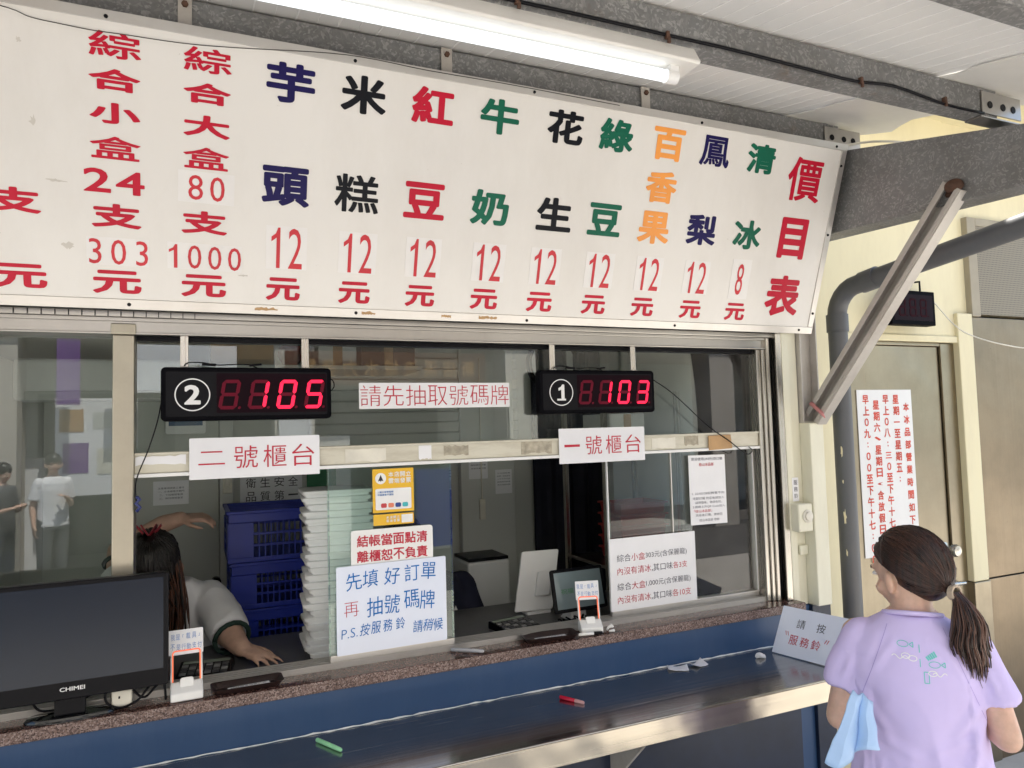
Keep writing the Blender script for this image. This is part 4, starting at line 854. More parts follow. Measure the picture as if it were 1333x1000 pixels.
m = MB(); m.rrect(Frame((-.11, 3.384, 1.76)), 0, .155, 0, .105, .01, 0, .03); o = m.build('control_panel', 'white', bevel=.002); tag(o, 'white control panel with a blue screen on the wall left of the shutter', 'panel')
m = MB(); m.fbox(Frame((-.11, 3.384, 1.76)), .012, .143, .035, .095, .0302, .0308); m.build('screen', mat('panel_blue', (.06,.12,.22), .2), o)
t = thing('air_conditioner', 'white wall air conditioner high at left end of the upper glass', 'air conditioner', (-.22, 3.3, 1.93))
m = MB(); m.box(-.62, .02, 3.20, 3.40, 1.90, 2.06); m.build('body', 'white', t, bevel=.015, seg=3)
m = MB(); m.box(-.58, -.02, 3.192, 3.1995, 1.905, 1.935); m.build('louvre', 'wall_in2', t, bevel=.002)
m = MB(); m.ell((.39, 3.30, 2.10), (.055,.05,.055), None, 18); m.cyl((.39,3.30,2.15),(.39,3.30,2.60),.003,6); m.cyl((.39,3.30,2.05),(.39,3.30,1.97),.014,8,.02)
tag(m.build('red_lantern', 'redp', smooth=40), 'small red paper lantern hanging from the ceiling inside', 'lantern')
def carton(label, x0, x1, y0, y1, z0, z1, mt):
    m = MB(); m.box(x0, x1, y0, y1, z0, z1); o = m.build('carton', mt, bevel=.003); tag(o, label, 'box', 'boxes on the high shelf inside')
    m = MB(); m.box((x0+x1)/2-.02, (x0+x1)/2+.02, y0-.0012, y0-.0004, z0+.003, z1-.003); m.build('tape_strip', 'tape', o)
m = MB(); m.box(.02, .92, 3.05, 3.40, 2.012, 2.03); tag(m.build('wall_shelf', 'wall_in2', bevel=.002), 'pale shelf high on the back wall carrying boxes', 'shelf')
carton('brown carton at the left end of the high shelf', .06, .30, 3.10, 3.35, 2.031, 2.24, 'tape'); carton('white carton between two brown ones on high shelf', .48, .64, 3.10, 3.35, 2.031, 2.20, 'white'); carton('dark brown carton at the right end of the high shelf', .66, .90, 3.10, 3.35, 2.031, 2.22, 'brown')
# left bay behind the monitor
t = thing('cupboard', 'tall grey steel cupboard behind the left window pane', 'cupboard', (-1.0, 3.1, .12))
m = MB(); m.box(-1.35, -.62, 2.95, 3.38, .12, 2.05); m.build('body', 'wall_in2', t, bevel=.004)
for x0, x1 in ((-1.34,-.99),(-.98,-.63)):
    m = MB(); m.box(x0, x1, 2.935, 2.9495, .16, 2.03); dd = m.build('door', 'wall_in2', t, bevel=.003)
    m = MB(); m.box(x1-.05 if x1 < -.9 else x0+.03, x1-.03 if x1 < -.9 else x0+.05, 2.92, 2.9345, 1.2, 1.34); m.build('handle', 'st_z', dd, bevel=.002)
# right bay: stacked red crates, shelf rack, bucket
t0 = None
for i in range(5):
    if t0 is None:
        m = MB(); m.rings([[(sx*(.13-e)+0, sy*(.10-e), z) for sx, sy in ((1,1),(-1,1),(-1,-1),(1,-1))] for e, z in ((.012,0),(.006,.042),(-.004,.043),(-.004,.052),(.004,.052),(.014,.006))]); t0 = m.build('basket', 'redp', bevel=.002, loc=(0,0,0)); o = t0
    else: o = t0.copy(); COL.objects.link(o)
    o.location = (1.93, 2.98, 1.118+i*.053); tag(o, 'shallow red basket in the pile seen through the right glass', 'basket', 'piled red baskets')
t = thing('storage_rack', 'grey metal rack carrying the pile of red baskets', 'rack', (1.9, 3.0, .12))
for z in (.45, .78, 1.10):
    m = MB(); m.box(1.70, 2.08, 2.80, 3.20, z, z+.016); m.build('rack_shelf', 'st_x', t, bevel=.002)
for x in (1.685, 2.085):
    for y in (2.81, 3.19):
        m = MB(); m.box(x-.011, x+.011, y-.011, y+.011, .12, 1.9); m.build('upright', 'st_z', t)
m = MB(); m.box(1.70, 2.08, 2.80, 3.20, 1.62, 1.636); m.build('rack_shelf', 'st_x', t)
carton('white box on the top of the grey metal rack', 1.74, 1.93, 2.85, 3.1, 1.637, 1.80, 'white')
t = thing('hose_bottle', 'orange plastic bottle with white hose on the inner worktop at far right', 'bottle', (1.955, 2.42, 1.0455))
m = MB(); m.lathe((1.955,2.42,1.0455), [(.034,0),(.042,.004),(.042,.11),(.030,.14),(.018,.155),(.016,.175),(.012,.18)], 20); m.build('body', 'orange', t, smooth=40)
m = MB(); m.tube(bez([(1.955,2.42,1.225),(1.97,2.40,1.27),(2.0,2.38,1.22),(2.0,2.37,1.12),(1.97,2.36,1.06),(1.93,2.36,1.055)], 6), .005, 8); m.build('hose', 'white', t, smooth=True)
m = MB(); m.prism([(1.62,2.46,1.0455),(1.90,2.46,1.0455),(1.90,2.60,1.0455),(1.62,2.60,1.0455)], (0,0,.012)); m.obox((1.72,2.53,1.075),(.07,0,0),(0,.05,0),(0,0,.017)); tag(m.build('paper_tray', 'iron', bevel=.003), 'dark tray with a box on the worktop behind the price notice', 'tray')

# paper clutter on the walls and worktop
for x0, z0, w_, h_, lab in ((1.24, 1.50, .10, .14, 'white sheet with printed lines taped to the pale pillar inside'), (.68, 1.62, .15, .21, 'white sheet on the back wall behind the yellow poster'), (1.38, 1.42, .09, .12, 'smaller white sheet low on the pale pillar inside, beside the curtain')):
    y_ = 3.367 if x0 > 1.2 else 3.4165
    notice('wall_note', lab, 'notice', Frame((x0, y_, z0)), w_, h_, 'paper', [(K_, s_, w_/2, h_*(.85-.12*i_), w_*.8, h_*.05, 0) for i_, s_ in enumerate(('工作排班表', '星期一至星期五', '上午下午交班', '盤點庫存數量', '清潔消毒紀錄'))])
m = MB()
for i in range(9): m.obox((.66+.01*random.uniform(-1,1), 2.52, 1.047+.003*i), Vector((.10,.01*random.uniform(-1,1),0)), Vector((0,.07,0)), Vector((0,0,.0012)))
tag(m.build('paper_pile', 'paper'), 'pile of white order sheets on the worktop behind the handwritten board', 'paper', kind=None)
m = MB(); c = Vector((1.33,2.66,1.085)); m.ell(c, (.075,.055,.04), None, 22)
for k, v in enumerate(m.V):
    q = Vector(v)-c; q = q*(1+.55*mnoise.noise(q*28)); m.V[k] = (c.x+q.x, c.y+q.y, max(1.0456, c.z+q.z))
tag(m.build('plastic_bag', 'white', smooth=30, loc=(1.33,2.66,1.0455)), 'crumpled white plastic bag on the worktop behind the tablet till', 'bag')
# ---------------------------------------------------------------- the other side of the street
OPP = thing('opposite_building', 'cream shop house across the street, seen reflected in the window glass', 'building', (0, -6.6, -.2))
def op(name, mt, x0, x1, y0, y1, z0, z1, parent=OPP, **k):
    m = MB(); m.box(x0, x1, y0, y1, z0, z1); return m.build(name, mt, parent, **k)
opw = grime('opposite_wall', (.66,.61,.53), .8, .35, 1.2, False, (.4,.36,.3)); dkglass = mat('dark_window', (.03,.035,.04), .1)
op('upper_wall', opw, -14, 14, -12, -6.6, 3.1, 7.5); op('roof_slab', 'concrete', -14.3, 14.3, -12.3, -6.2, 7.5, 7.7)
op('arcade_back_wall', 'wall_in', -14, 14, -12, -9.4, -.2, 3.1); op('arcade_floor', 'floor_in', -14, 14, -9.4, -6.7, -.2, -.12)
for x in (-11.5, -6.9, -2.35, 1.35, 5.0, 9.2): op('pillar', opw, x-.28, x+.28, -7.2, -6.65, -.2, 3.1)
for x in (-9.5, -6.2, 1.6, 4.9, 8.2):
    f = op('window', 'whitep', x-.8, x+.8, -6.61, -6.54, 4.0, 5.4); op('pane', dkglass, x-.7, x+.7, -6.54, -6.535, 4.1, 5.3, f)
for x, w_ in ((-9.4, 2.6), (-4.9, 2.2), (-1.3, 2.0), (2.9, 3.0), (7.2, 2.4)): op('shop_opening', dkglass, x-w_/2, x+w_/2, -9.41, -9.37, -.12, 2.5)
for x, y, h_, mt_ in ((-2.2,-7.6,1.5,'paper'), (-.4,-7.4,1.2,'tape'), (1.9,-7.5,1.7,'whitep'), (3.6,-7.3,1.1,'crate'), (-5.4,-7.5,1.4,'whitep')): op('stall_rack', mt_, x-.35, x+.35, y-.3, y+.3, -.12, h_)
f = op('sign_board', 'brown', 1.2, 4.3, -6.56, -6.5, 2.45, 2.95)
m = MB()
for i, ch in enumerate('新店溪流域水力發電'): m.text(Frame((4.0-i*.31, -6.498, 2.7), (-1,0,0)), ch, 0, 0, .22, .26, .002, .02)
m.build('lettering', 'tape', f)
f = op('banner', 'purple', -1.62, -1.36, -6.55, -6.5, 2.2, 3.05)
op('poster_panel', 'paper', -.95, .55, -6.56, -6.52, 2.35, 3.0); op('poster_panel', 'paper', 1.12, 1.58, -6.64, -6.60, 1.0, 2.1); op('poster_panel', 'tape_w', 4.75, 5.25, -6.64, -6.60, .8, 2.4)

NW = thing('notice_wall', 'white free-standing notice wall with coloured posters across the street, seen only in reflection', 'notice board', (-1.2, -6.9, -.2))
m = MB(); m.box(-1.75, -.65, -6.95, -6.90, 1.0, 2.3); m.build('panel', 'paper', NW)
for x in (-1.72, -.68): m = MB(); m.box(x-.03, x+.03, -6.96, -6.89, -.2, 2.32); m.build('post', 'iron', NW)
for i, (x, z, w_, h_, c) in enumerate(((-1.5,2.0,.28,.3,'tape'), (-1.1,2.0,.3,.22,'wall_in2'), (-.82,1.95,.2,.3,'redp'), (-1.45,1.5,.3,.4,'purple'), (-1.05,1.45,.3,.35,'tape_w'), (-.8,1.4,.2,.4,'greendk'))):
    m = MB(); m.box(x-w_/2, x+w_/2, -6.897, -6.893, z-h_/2, z+h_/2); m.build('poster', c, NW)
# ---------------------------------------------------------------- people
def limb(m, pts, rs, n=14, hem=False):
    pts = [Vector(p) for p in pts]
    for a, b_, r, q in zip(pts, pts[1:], rs, rs[1:]): m.tube([a, b_], [r, q], n)
    for p, r in list(zip(pts, rs))[:-1 if hem else None]: m.ell(p, (r, r, r), None, 12)
def loft(m, secs, n=24, ctr=None):
    """secs: (cx, cy, z, half width, half depth)"""
    m.rings([[(cx+a*math.cos(2*math.pi*j/n), cy+b_*math.sin(2*math.pi*j/n), z) for j in range(n)] for cx, cy, z, a, b_ in secs])
def blob(m, name, mt, parent=None, vox=.007, it=6, fold=0, fsc=9, loc=(0,0,0), cut=None):
    tmp = m.build('tmp', mt, None, loc=(0,0,0)); r_ = tmp.modifiers.new('r', 'REMESH'); r_.mode = 'VOXEL'; r_.voxel_size = vox
    sm = tmp.modifiers.new('s', 'SMOOTH'); sm.factor = .5; sm.iterations = it
    me = bpy.data.meshes.new_from_object(tmp.evaluated_get(bpy.context.evaluated_depsgraph_get()))
    bpy.data.objects.remove(tmp)
    if fold:
        nn = [v.normal.copy() for v in me.vertices]
        for v, n_ in zip(me.vertices, nn):
            c = v.co; s = fold(c) if callable(fold) else fold
            q = Vector((c.x*fsc, c.y*fsc, c.z*fsc*.45)); t = mnoise.noise(q)+.5*mnoise.noise(q*2.1+Vector((5,1,2)))
            v.co = c + n_*s*(1-abs(t)*2.2)
    me.name = name; me.materials.clear(); me.materials.append(MT[mt] if isinstance(mt, str) else mt)
    me.polygons.foreach_set('use_smooth', [True]*len(me.polygons)); me.polygons.foreach_set('material_index', [0]*len(me.polygons))
    o = bpy.data.objects.new(name, me); COL.objects.link(o)
    if parent: o.parent = parent
    return o
def hand(m, wr, d, up, side, curl=.5, sc=1, spread=.16):
    """wr wrist, d pointing to the fingers, up back of the hand, side +1/-1 the thumb side along d x up"""
    wr, d, up = Vector(wr), Vector(d).normalized(), Vector(up); up = (up - d*up.dot(d)).normalized(); sd = d.cross(up)*side
    pc = wr + d*.045*sc
    m.obox(pc, d*.040*sc, sd*.034*sc, up*.010*sc); limb(m, [wr - d*.02*sc, wr + d*.015*sc], [.023*sc, .021*sc])
    for k, (o_, L) in enumerate(((.028,.064),(.010,.072),(-.009,.067),(-.027,.052))):
        p = wr + d*(.080 - .004*abs(k-1.2))*sc + sd*o_*sc; a = 0; dd = (d + sd*(spread*(1.4-k)*.6)).normalized(); pts = [p - dd*.02*sc, p]
        for j, f in enumerate((.45, .32, .23)):
            a += curl*(.5+.35*j); pts.append(pts[-1] + (dd*math.cos(a) - up*math.sin(a))*L*f*sc)
        limb(m, pts, [.0088*sc, .0085*sc, .0080*sc, .0072*sc, .0058*sc], 8)
    t0 = wr + d*.018*sc + sd*.026*sc; t1 = t0 + (d*.55+sd*.75-up*.15).normalized()*.036*sc; t2 = t1 + (d*.85+sd*.35-up*.25).normalized()*.030*sc; t3 = t2 + (d*.95+sd*.05-up*.3).normalized()*.024*sc
    limb(m, [t0, t1, t2, t3], [.013*sc, .0105*sc, .009*sc, .0065*sc], 8)
def headparts(m, H):
    """H maps head space (centre of skull at 0, +y face) to the body"""
    r3 = H.to_3x3(); P = lambda x, y, z: H @ Vector((x, y, z))
    m.ell(P(0,-.004,.012), (.073,.091,.092), r3, 22); m.ell(P(0,.030,-.040), (.055,.058,.062), r3, 18); m.ell(P(0,.052,-.078), (.026,.026,.022), r3, 12)
    m.ell(P(0,.088,-.022), (.011,.018,.022), r3, 10); m.ell(P(0,.095,-.032), (.013,.012,.009), r3, 10); m.ell(P(0,.081,-.060), (.021,.010,.0075), r3, 10)
    for s in (-1, 1):
        m.ell(P(s*.038,.060,-.036), (.022,.022,.022), r3, 10); m.ell(P(s*.032,.078,.020), (.022,.010,.007), r3, 10)
        m.ell(P(s*.082,.000,-.024), (.012,.019,.031), r3 @ Matrix.Rotation(s*.5, 3, 'Z'), 12)
def facebits(H, body, female=True):
    r3 = H.to_3x3(); P = lambda x, y, z: H @ Vector((x, y, z))
    for s in (-1, 1):
        m = MB(); m.ell(P(s*.032,.0795,.0035), (.0125,.0075,.0060), r3, 12); e = m.build('eye', mat('eye_white', (.7,.68,.66), .2), body, smooth=True)
        m = MB(); m.ell(P(s*.032,.0855,.0035), (.0052,.0025,.0054), r3, 10); m.build('iris', 'black', e, smooth=True)
        m = MB(); m.tube([P(s*.018,.0905,.020), P(s*.034,.0885,.024), P(s*.052,.074,.019)], [.0022,.0026,.0014], 6); m.build('eyebrow', 'hairb', body, smooth=True)
    m = MB(); m.ell(P(0,.0885,-.056), (.020,.006,.0035), r3, 10).ell(P(0,.0875,-.0635), (.017,.006,.004), r3, 10); m.build('lips', mat('lips', (.45,.16,.14), .4), body, smooth=True)
def hsurf(d, r=(.083,.100,.103), c=(0,-.012,.012), k=1.0):
    d = d.normalized(); s = 1/math.sqrt((d.x/r[0])**2+(d.y/r[1])**2+(d.z/r[2])**2); return Vector(c)+d*s*k
def standing(label, loc, rz, S, top, bottom, hair, arms, head_rot=(0,0), skin='skin2', vox=.011):
    """a figure on its feet; +y is forward; S scales a 1.62 m body"""
    m = MB(); V = lambda x, y, z: (x*S, y*S, z*S)
    loft(m, [(0,0,z*S,a*S,b_*S) for z, a, b_ in ((.80,.15,.10),(.90,.155,.105),(1.0,.135,.095),(1.10,.135,.095),(1.20,.155,.10),(1.28,.15,.092),(1.33,.10,.07),(1.36,.06,.055))])
    for s in (-1, 1): limb(m, [V(s*.085,0,.86), V(s*.09,.012,.46), V(s*.09,-.015,.08)], [.080*S,.052*S,.034*S]); limb(m, [V(s*.09,-.03,.035), V(s*.095,.11,.025)], [.033*S,.024*S])
    for s, (el, wr, hd, up) in zip((-1, 1), arms):
        limb(m, [V(s*.136,0,1.285), V(*el), V(*wr)], [.043*S,.034*S,.025*S]); hand(m, V(*wr), hd, up, -s, .5, S)
    limb(m, [V(0,-.012,1.32), V(0,.006,1.43)], [.052*S,.049*S])
    H = Matrix.Translation(V(0,.012+head_rot[2] if len(head_rot) > 2 else .012,1.500-(head_rot[3] if len(head_rot) > 3 else 0))) @ Matrix.Rotation(head_rot[0], 4, 'Z') @ Matrix.Rotation(-head_rot[1], 4, 'X') @ Matrix.Scale(S*1.02, 4)
    headparts(m, H); body = blob(m, 'person', skin, None, vox, 4); tag(body, label, 'person'); facebits(H, body)
    return body, H, V
def move(o, loc, rz): o.location = loc; o.rotation_euler = (0, 0, rz)

# customer ------------------------------------------------------------------
S = .945
armsC = (((-.195,-.030,1.062), (-.085,.175,1.10), (.8,.55,.05), (0,.2,1)), ((.195,-.030,1.062), (.085,.175,1.10), (-.8,.55,.05), (0,.2,1)))
CU, H, V = standing('woman in lavender T-shirt with a ponytail standing at the shelf, seen from behind', 0, 0, S, None, None, None, armsC, (R(48), R(13), .018, .042), 'skin', .0062)
m = MB()
loft(m, [(0,y*S,z*S,a*S,b_*S) for y, z, a, b_ in ((0,.74,.170,.122),(0,.84,.172,.125),(0,.95,.162,.118),(-.002,1.04,.154,.112),(-.006,1.13,.158,.113),(-.010,1.21,.170,.112),(-.010,1.27,.163,.100),(-.010,1.315,.125,.085),(-.010,1.345,.082,.070),(-.008,1.358,.066,.062))], 32)
for s in (-1, 1): limb(m, [V(s*.130,-.008,1.283), V(s*.152,-.013,1.23), V(s*.178,-.020,1.145)], [.049*S,.050*S,.052*S], 18, True)
def crease(o):
    L = [((-.145,1.17),(-.06,1.03),.0045,.013),((-.15,1.14),(-.085,.93),.005,.015),((.145,1.17),(.06,1.04),.0045,.013),((.15,1.14),(.09,.92),.005,.015),((-.03,1.02),(.0,.80),.004,.02),((.06,.98),(.02,.80),.0045,.018),((-.07,.96),(-.10,.78),.005,.018),((.11,1.0),(.13,.80),.005,.016),((-.05,1.30),(-.12,1.20),.003,.010),((.05,1.30),(.12,1.20),.003,.010),((-.155,1.235),(-.185,1.16),.004,.009),((.155,1.235),(.185,1.16),.004,.009),((-.12,1.06),(.03,1.0),.0035,.012),((.13,1.07),(-.01,1.02),.003,.012)]
    nn = [v.normal.copy() for v in o.data.vertices]
    for v, n_ in zip(o.data.vertices, nn):
        x, z = v.co.x/S, v.co.z/S; d = 0
        if z < .72: continue
        for (ax, az), (bx, bz), am, w_ in L:
            ux, uz = bx-ax, bz-az; t = max(0, min(1, ((x-ax)*ux+(z-az)*uz)/(ux*ux+uz*uz))); q = math.hypot(x-ax-ux*t, z-az-uz*t)
            if q > w_*4: continue
            wob = .006*mnoise.noise(Vector((t*4, ax*9, bz*7))); q = math.hypot(x-ax-ux*t+wob, z-az-uz*t); d += am*math.sin(math.pi*min(1, .15+t*.95))*(math.exp(-(q/w_)**2) - .55*math.exp(-((q-w_*1.5)/w_)**2))
        v.co += n_*d
def fold(c):
    z = c.z/S; x = abs(c.x)/S
    return .0035 + .0075*max(0, min(1, (1.12-z)/.2)) + (.005 if x > .11 and z < 1.25 else 0)
SHIRT = blob(m, 'shirt', 'lav', CU, .0055, 12, fold, 8.5)
crease(SHIRT)
m = MB()
n = 40; pts = [Vector((.0690*S*math.cos(2*math.pi*j/n), -.008*S+.0655*S*math.sin(2*math.pi*j/n), (1.352-.016*math.sin(2*math.pi*j/n))*S)) for j in range(n+1)]
m.tube(pts, .006, 8); m.build('collar', 'lav', CU, smooth=True)
bvh = BVHTree.FromObject(SHIRT, bpy.context.evaluated_depsgraph_get())
def decal(m, pts, w_, y0=-.4, dirv=(0,1,0), off=.0012):
    Q = []
    for x, z in pts:
        h = bvh.ray_cast(Vector((x, y0, z)), Vector(dirv))
        if h[0] is None: return
        Q.append((h[0]+h[1]*off, h[1]))
    for (a, na), (b_, nb) in zip(Q, Q[1:]):
        d = (b_-a).normalized(); sa = d.cross(na).normalized()*w_/2; m.add([a+sa, b_+sa, b_-sa, a-sa], [(0,1,2,3)])
def wave(x0, x1, z, amp, n=14, ph=0): return [(x0+(x1-x0)*i/n, z+amp*math.sin(i*6.28*1.5/n+ph)) for i in range(n+1)]
def loopc(x, z, rx, rz_, n=14): return [(x+rx*math.cos(6.283*i/n), z+rz_*math.sin(6.283*i/n)) for i in range(n+1)]
m = MB(); m2 = MB(); zc = 1.175*S+.085
for x, z in ((-.03,zc+.028),(.035,zc-.012)): decal(m, loopc(x, z, .012, .007), .0016); decal(m, [(x+.014,z),(x+.022,z+.006),(x+.022,z-.006),(x+.014,z)], .002)
decal(m, [(.005,zc+.03),(.005,zc-.02)], .002); decal(m, [(.012,zc-.03),(.012,zc-.055),(.022,zc-.055),(.022,zc-.03),(.012,zc-.03)], .002)
for q in range(5): decal(m, [(.018+.004*q, zc+.005+.003*q), (.024+.004*q, zc-.003+.002*q)], .004)
for x, z in ((-.025,zc+.002),(-.010,zc-.002),(.03,zc-.032)): decal(m2, loopc(x, z, .009, .006), .002)
decal(m2, wave(-.055,-.02,zc-.002,.004), .002); decal(m2, wave(.03,.06,zc-.034,.004), .002)
m.build('teal_print', 'teal', SHIRT); m2.build('white_print', 'markw', SHIRT)
for s in (-1, 1):
    m = MB(); decal(m, [(s*(.064+.09*t)*S, (1.335-.24*t)*S) for t in [i/16 for i in range(17)]], .0016, -.4, (0,1,0), .0005); m.build('seam', mat('lavender_seam', (.40,.32,.66), .8), SHIRT)
m = MB(); loft(m, [(0,0,z*S,a*S,b_*S) for z, a, b_ in ((.78,.155,.112),(.88,.162,.115),(.98,.15,.105))])
for s in (-1, 1): limb(m, [V(s*.085,0,.86), V(s*.09,.012,.46), V(s*.09,-.015,.12)], [.090*S,.064*S,.052*S])
blob(m, 'trousers', 'denim', CU, .011, 4, .003, 8)
for s in (-1, 1):
    m = MB(); limb(m, [V(s*.09,-.035,.042), V(s*.093,.05,.040), V(s*.096,.12,.032)], [.043*S,.040*S,.032*S]); blob(m, 'shoe', 'shoe', CU, .009, 3)
# hair: cap, combed strands, tie, ponytail
m = MB(); r3 = H.to_3x3().normalized()
m.ell(H @ Vector((0,-.010,.030)), (.0765*S,.088*S,.086*S), r3, 26); m.ell(H @ Vector((0,-.034,.008)), (.079*S,.078*S,.090*S), r3, 26); m.ell(H @ Vector((0,-.050,-.034)), (.060*S,.050*S,.048*S), r3, 18)
HC = blob(m, 'hair', 'hair', CU, .007, 4)
tie = Vector((0,-.106,-.060)); td = (tie-Vector((0,-.012,.012))).normalized()
m = MB(); rs = random.Random(5)
for i in range(1000):
    a = rs.uniform(-math.pi, math.pi); 
    el = rs.uniform(.15, 1.35) if abs(a) < 1.25 else rs.uniform(-.75, 1.2)
    if abs(a) > 2.2: el = rs.uniform(-.85, .6)
    d0 = Vector((math.sin(a)*math.cos(el), math.cos(a)*math.cos(el), math.sin(el)))
    lim = .10 + .95*max(0, d0.z)
    if d0.y > lim: d0.y = lim*rs.uniform(.8, 1); d0.normalize()
    if d0.y > -.25 and d0.z < .04: d0.z = rs.uniform(.04, .3)
    pts = []; lift = rs.uniform(.985, 1.045); n = 11
    for k in range(n+1):
        t = k/n; d = d0.normalized().slerp(td, t) if d0.normalized().angle(td) < 3.1 else td
        p = hsurf(d, k=lift*(1+.02*math.sin(t*3.1))); t2 = max(0, (t-.86)/.14); p = p.lerp(tie+Vector((rs.uniform(-.008,.008),0,rs.uniform(-.008,.008))), t2*t2)
        pts.append(H @ p)
    m.tube(pts, [.0010]+[.0015]*(n-1)+[.0010], 4, 0, False)
m.build('combed_strands', 'hair', HC, smooth=True)
m = MB()
for i in range(150):
    a = rs.uniform(-math.pi, math.pi); d0 = Vector((math.sin(a), math.cos(a)*.8, rs.uniform(.05, 1.6))).normalized()
    if d0.y > .10+.95*max(0, d0.z): continue
    t1 = rs.uniform(.25, .9); lf = rs.uniform(1.03, 1.07); k0 = rs.uniform(0, .3)
    m.tube([H @ hsurf(d0.slerp(td, k0+(t1-k0)*k/7)+Vector((.03,0,.02))*math.sin(k*.9+i), k=lf+(.05*(k/7)**2 if i % 3 == 0 else 0)) for k in range(8)], [.0007]*7+[.0003], 4, 0, False)
m.build('flyaway_strands', mat('hair_pale_brown2', (.10,.046,.03), .4), HC, smooth=True)  # flyaways in a lighter brown of their own
T = H @ tie; back = (H.to_3x3() @ Vector((0,-1,0))).normalized(); rt = (H.to_3x3() @ Vector((1,0,0))).normalized()
m = MB()
for q in range(3): m.tube([T + back*(.004+q*.005) + (rt*math.cos(j*.449)+Vector((0,0,1))*math.sin(j*.449))*.0155 for j in range(15)], .0036, 6)
m.build('hair_tie', mat('hair_tie_beige', (.50,.40,.30), .7), HC, smooth=True)
m = MB(); m2 = MB()
for i in range(520):
    a, rr_ = rs.uniform(0, 6.283), math.sqrt(rs.uniform(0, 1)); ox, oy = math.cos(a)*rr_, math.sin(a)*rr_; L = rs.uniform(.80, 1.06); ph = rs.uniform(0, 6)
    pts = []
    for k in range(12):
        t = k/11*L; wd = .011+.031*math.sin(min(1, max(0, t*1.3-.1))*math.pi*.72)*(1-.35*max(0, t-.7)/.3)
        c = T + back*(.010+.030*math.sin(min(1,t*2.2)*1.57)) + Vector((0,0,-.215*t**1.15)) + rt*(-.022*t + .020*math.sin(t*2.6) + .16*max(0,t-.55)**1.4) + back*(-.008*t)
        pts.append(c + rt*(ox*wd*1.12 + .007*math.sin(t*8+ph)*t + .022*t*t*math.sin(ph*3)+.006*math.sin(t*16+ph*.3)*t) + back*(oy*wd*.8 + .003*math.sin(t*5+ph*2)))
    (m2 if rs.random() < .4 else m).tube(pts, [.0015]*10+[.0011,.0004], 4, 0, False)
PT = m.build('ponytail', 'hair', HC, smooth=True); m2.build('lighter_strands', mat('hair_pale_brown', (.11,.05,.032), .35), PT, smooth=True)  # second, lighter brown hair colour for part of the strands
m = MB(); m.tube([H @ hsurf(Vector((math.cos(t), .22, math.sin(t))), k=1.045) for t in [math.pi*j/20*.92+.12 for j in range(21)]], .0022, 6); m.build('hair_band', mat('band_brown', (.05,.035,.03), .3), HC, smooth=True)
move(CU, (1.678, 1.312, -.028), -R(49))
# pale blue folded bag clamped at her side
BL = [(1.359, 1.315, 0.942), (1.385, 1.304, 0.932), (1.421, 1.287, 0.955), (1.448, 1.273, 0.977), (1.474, 1.262, 0.969)] ; TP = [(1.452, 1.308, 1.097), (1.462, 1.304, 1.085), (1.472, 1.299, 1.087), (1.484, 1.295, 1.075), (1.494, 1.291, 1.066)]
for j_, o_ in ((1,-.016),(2,.018),(3,-.016)): BL[j_] = tuple(Vector(BL[j_])+Vector((.72,.66,0))*o_); TP[j_] = tuple(Vector(TP[j_])+Vector((.72,.66,0))*o_*.4)
rows = []; n = 10
for k in range(n+1):
    t = k/n; r_ = []
    for j in range(4):
        for q in range(6 if j < 3 else 7):
            u = q/6; a_, b_ = Vector(TP[j]).lerp(Vector(TP[j+1]), u), Vector(BL[j]).lerp(Vector(BL[j+1]), u); p = a_.lerp(b_, t)
            r_.append(p + Vector((.006,-.008,0))*math.sin(u*math.pi)*t*(1 if j % 2 else -.6) + Vector((1,-1,0))*.003*mnoise.noise(p*30))
    rows.append(r_)
w_ = len(rows[0]); m = MB(); m.add([v for r_ in rows for v in r_], [(i*w_+j, i*w_+j+1, (i+1)*w_+j+1, (i+1)*w_+j) for i in range(n) for j in range(w_-1)])
o = m.build('folded_bag', 'bag', smooth=28); tag(o, 'pale blue folded plastic bag hanging at the side of the woman', 'bag'); s_ = o.modifiers.new('s', 'SOLIDIFY'); s_.thickness = .004; s_.offset = 0

# worker with the long hair, bending over the worktop ---------------------------------
m = MB()
loft(m, [(-.10,2.86,.55,.17,.13),(-.10,2.86,.72,.17,.125),(-.09,2.83,.86,.155,.11),(-.075,2.79,1.0,.16,.105),(-.07,2.755,1.12,.165,.10),(-.07,2.735,1.20,.15,.085),(-.08,2.72,1.25,.09,.07)])
limb(m, [(-.08,2.72,1.22), (-.105,2.655,1.30)], [.055,.050])
limb(m, [(.055,2.71,1.19), (.098,2.56,1.118), (.132,2.445,1.090)], [.056,.047,.029]); hand(m, (.134,2.440,1.088), (.62,-.74,-.17), (.15,-.1,1), -1, .16, .98, .30)
limb(m, [(-.215,2.74,1.19), (-.235,2.87,1.36), (-.10,2.84,1.445), (-.045,2.82,1.462)], [.055,.042,.032,.026]); hand(m, (-.045,2.82,1.462), (.95,-.1,.0), (.1,-.3,1), 1, .55, .9)
for s in (-1, 1): limb(m, [(-.10+s*.09,2.86,.58), (-.10+s*.10,2.50,.56), (-.10+s*.10,2.52,.17)], [.080,.055,.036]); limb(m, [(-.10+s*.10,2.53,.15),(-.10+s*.10,2.42,.145)], [.03,.024])
H = Matrix.Translation((-.125,2.625,1.335)) @ Matrix.Rotation(math.pi+R(-6), 4, 'Z') @ Matrix.Rotation(-R(48), 4, 'X') @ Matrix.Scale(.98, 4)
headparts(m, H); W1 = blob(m, 'person', 'skin2', None, .007, 4); tag(W1, 'worker in white shirt with long dark hair bending over the inner worktop', 'person'); facebits(H, W1)
m = MB()
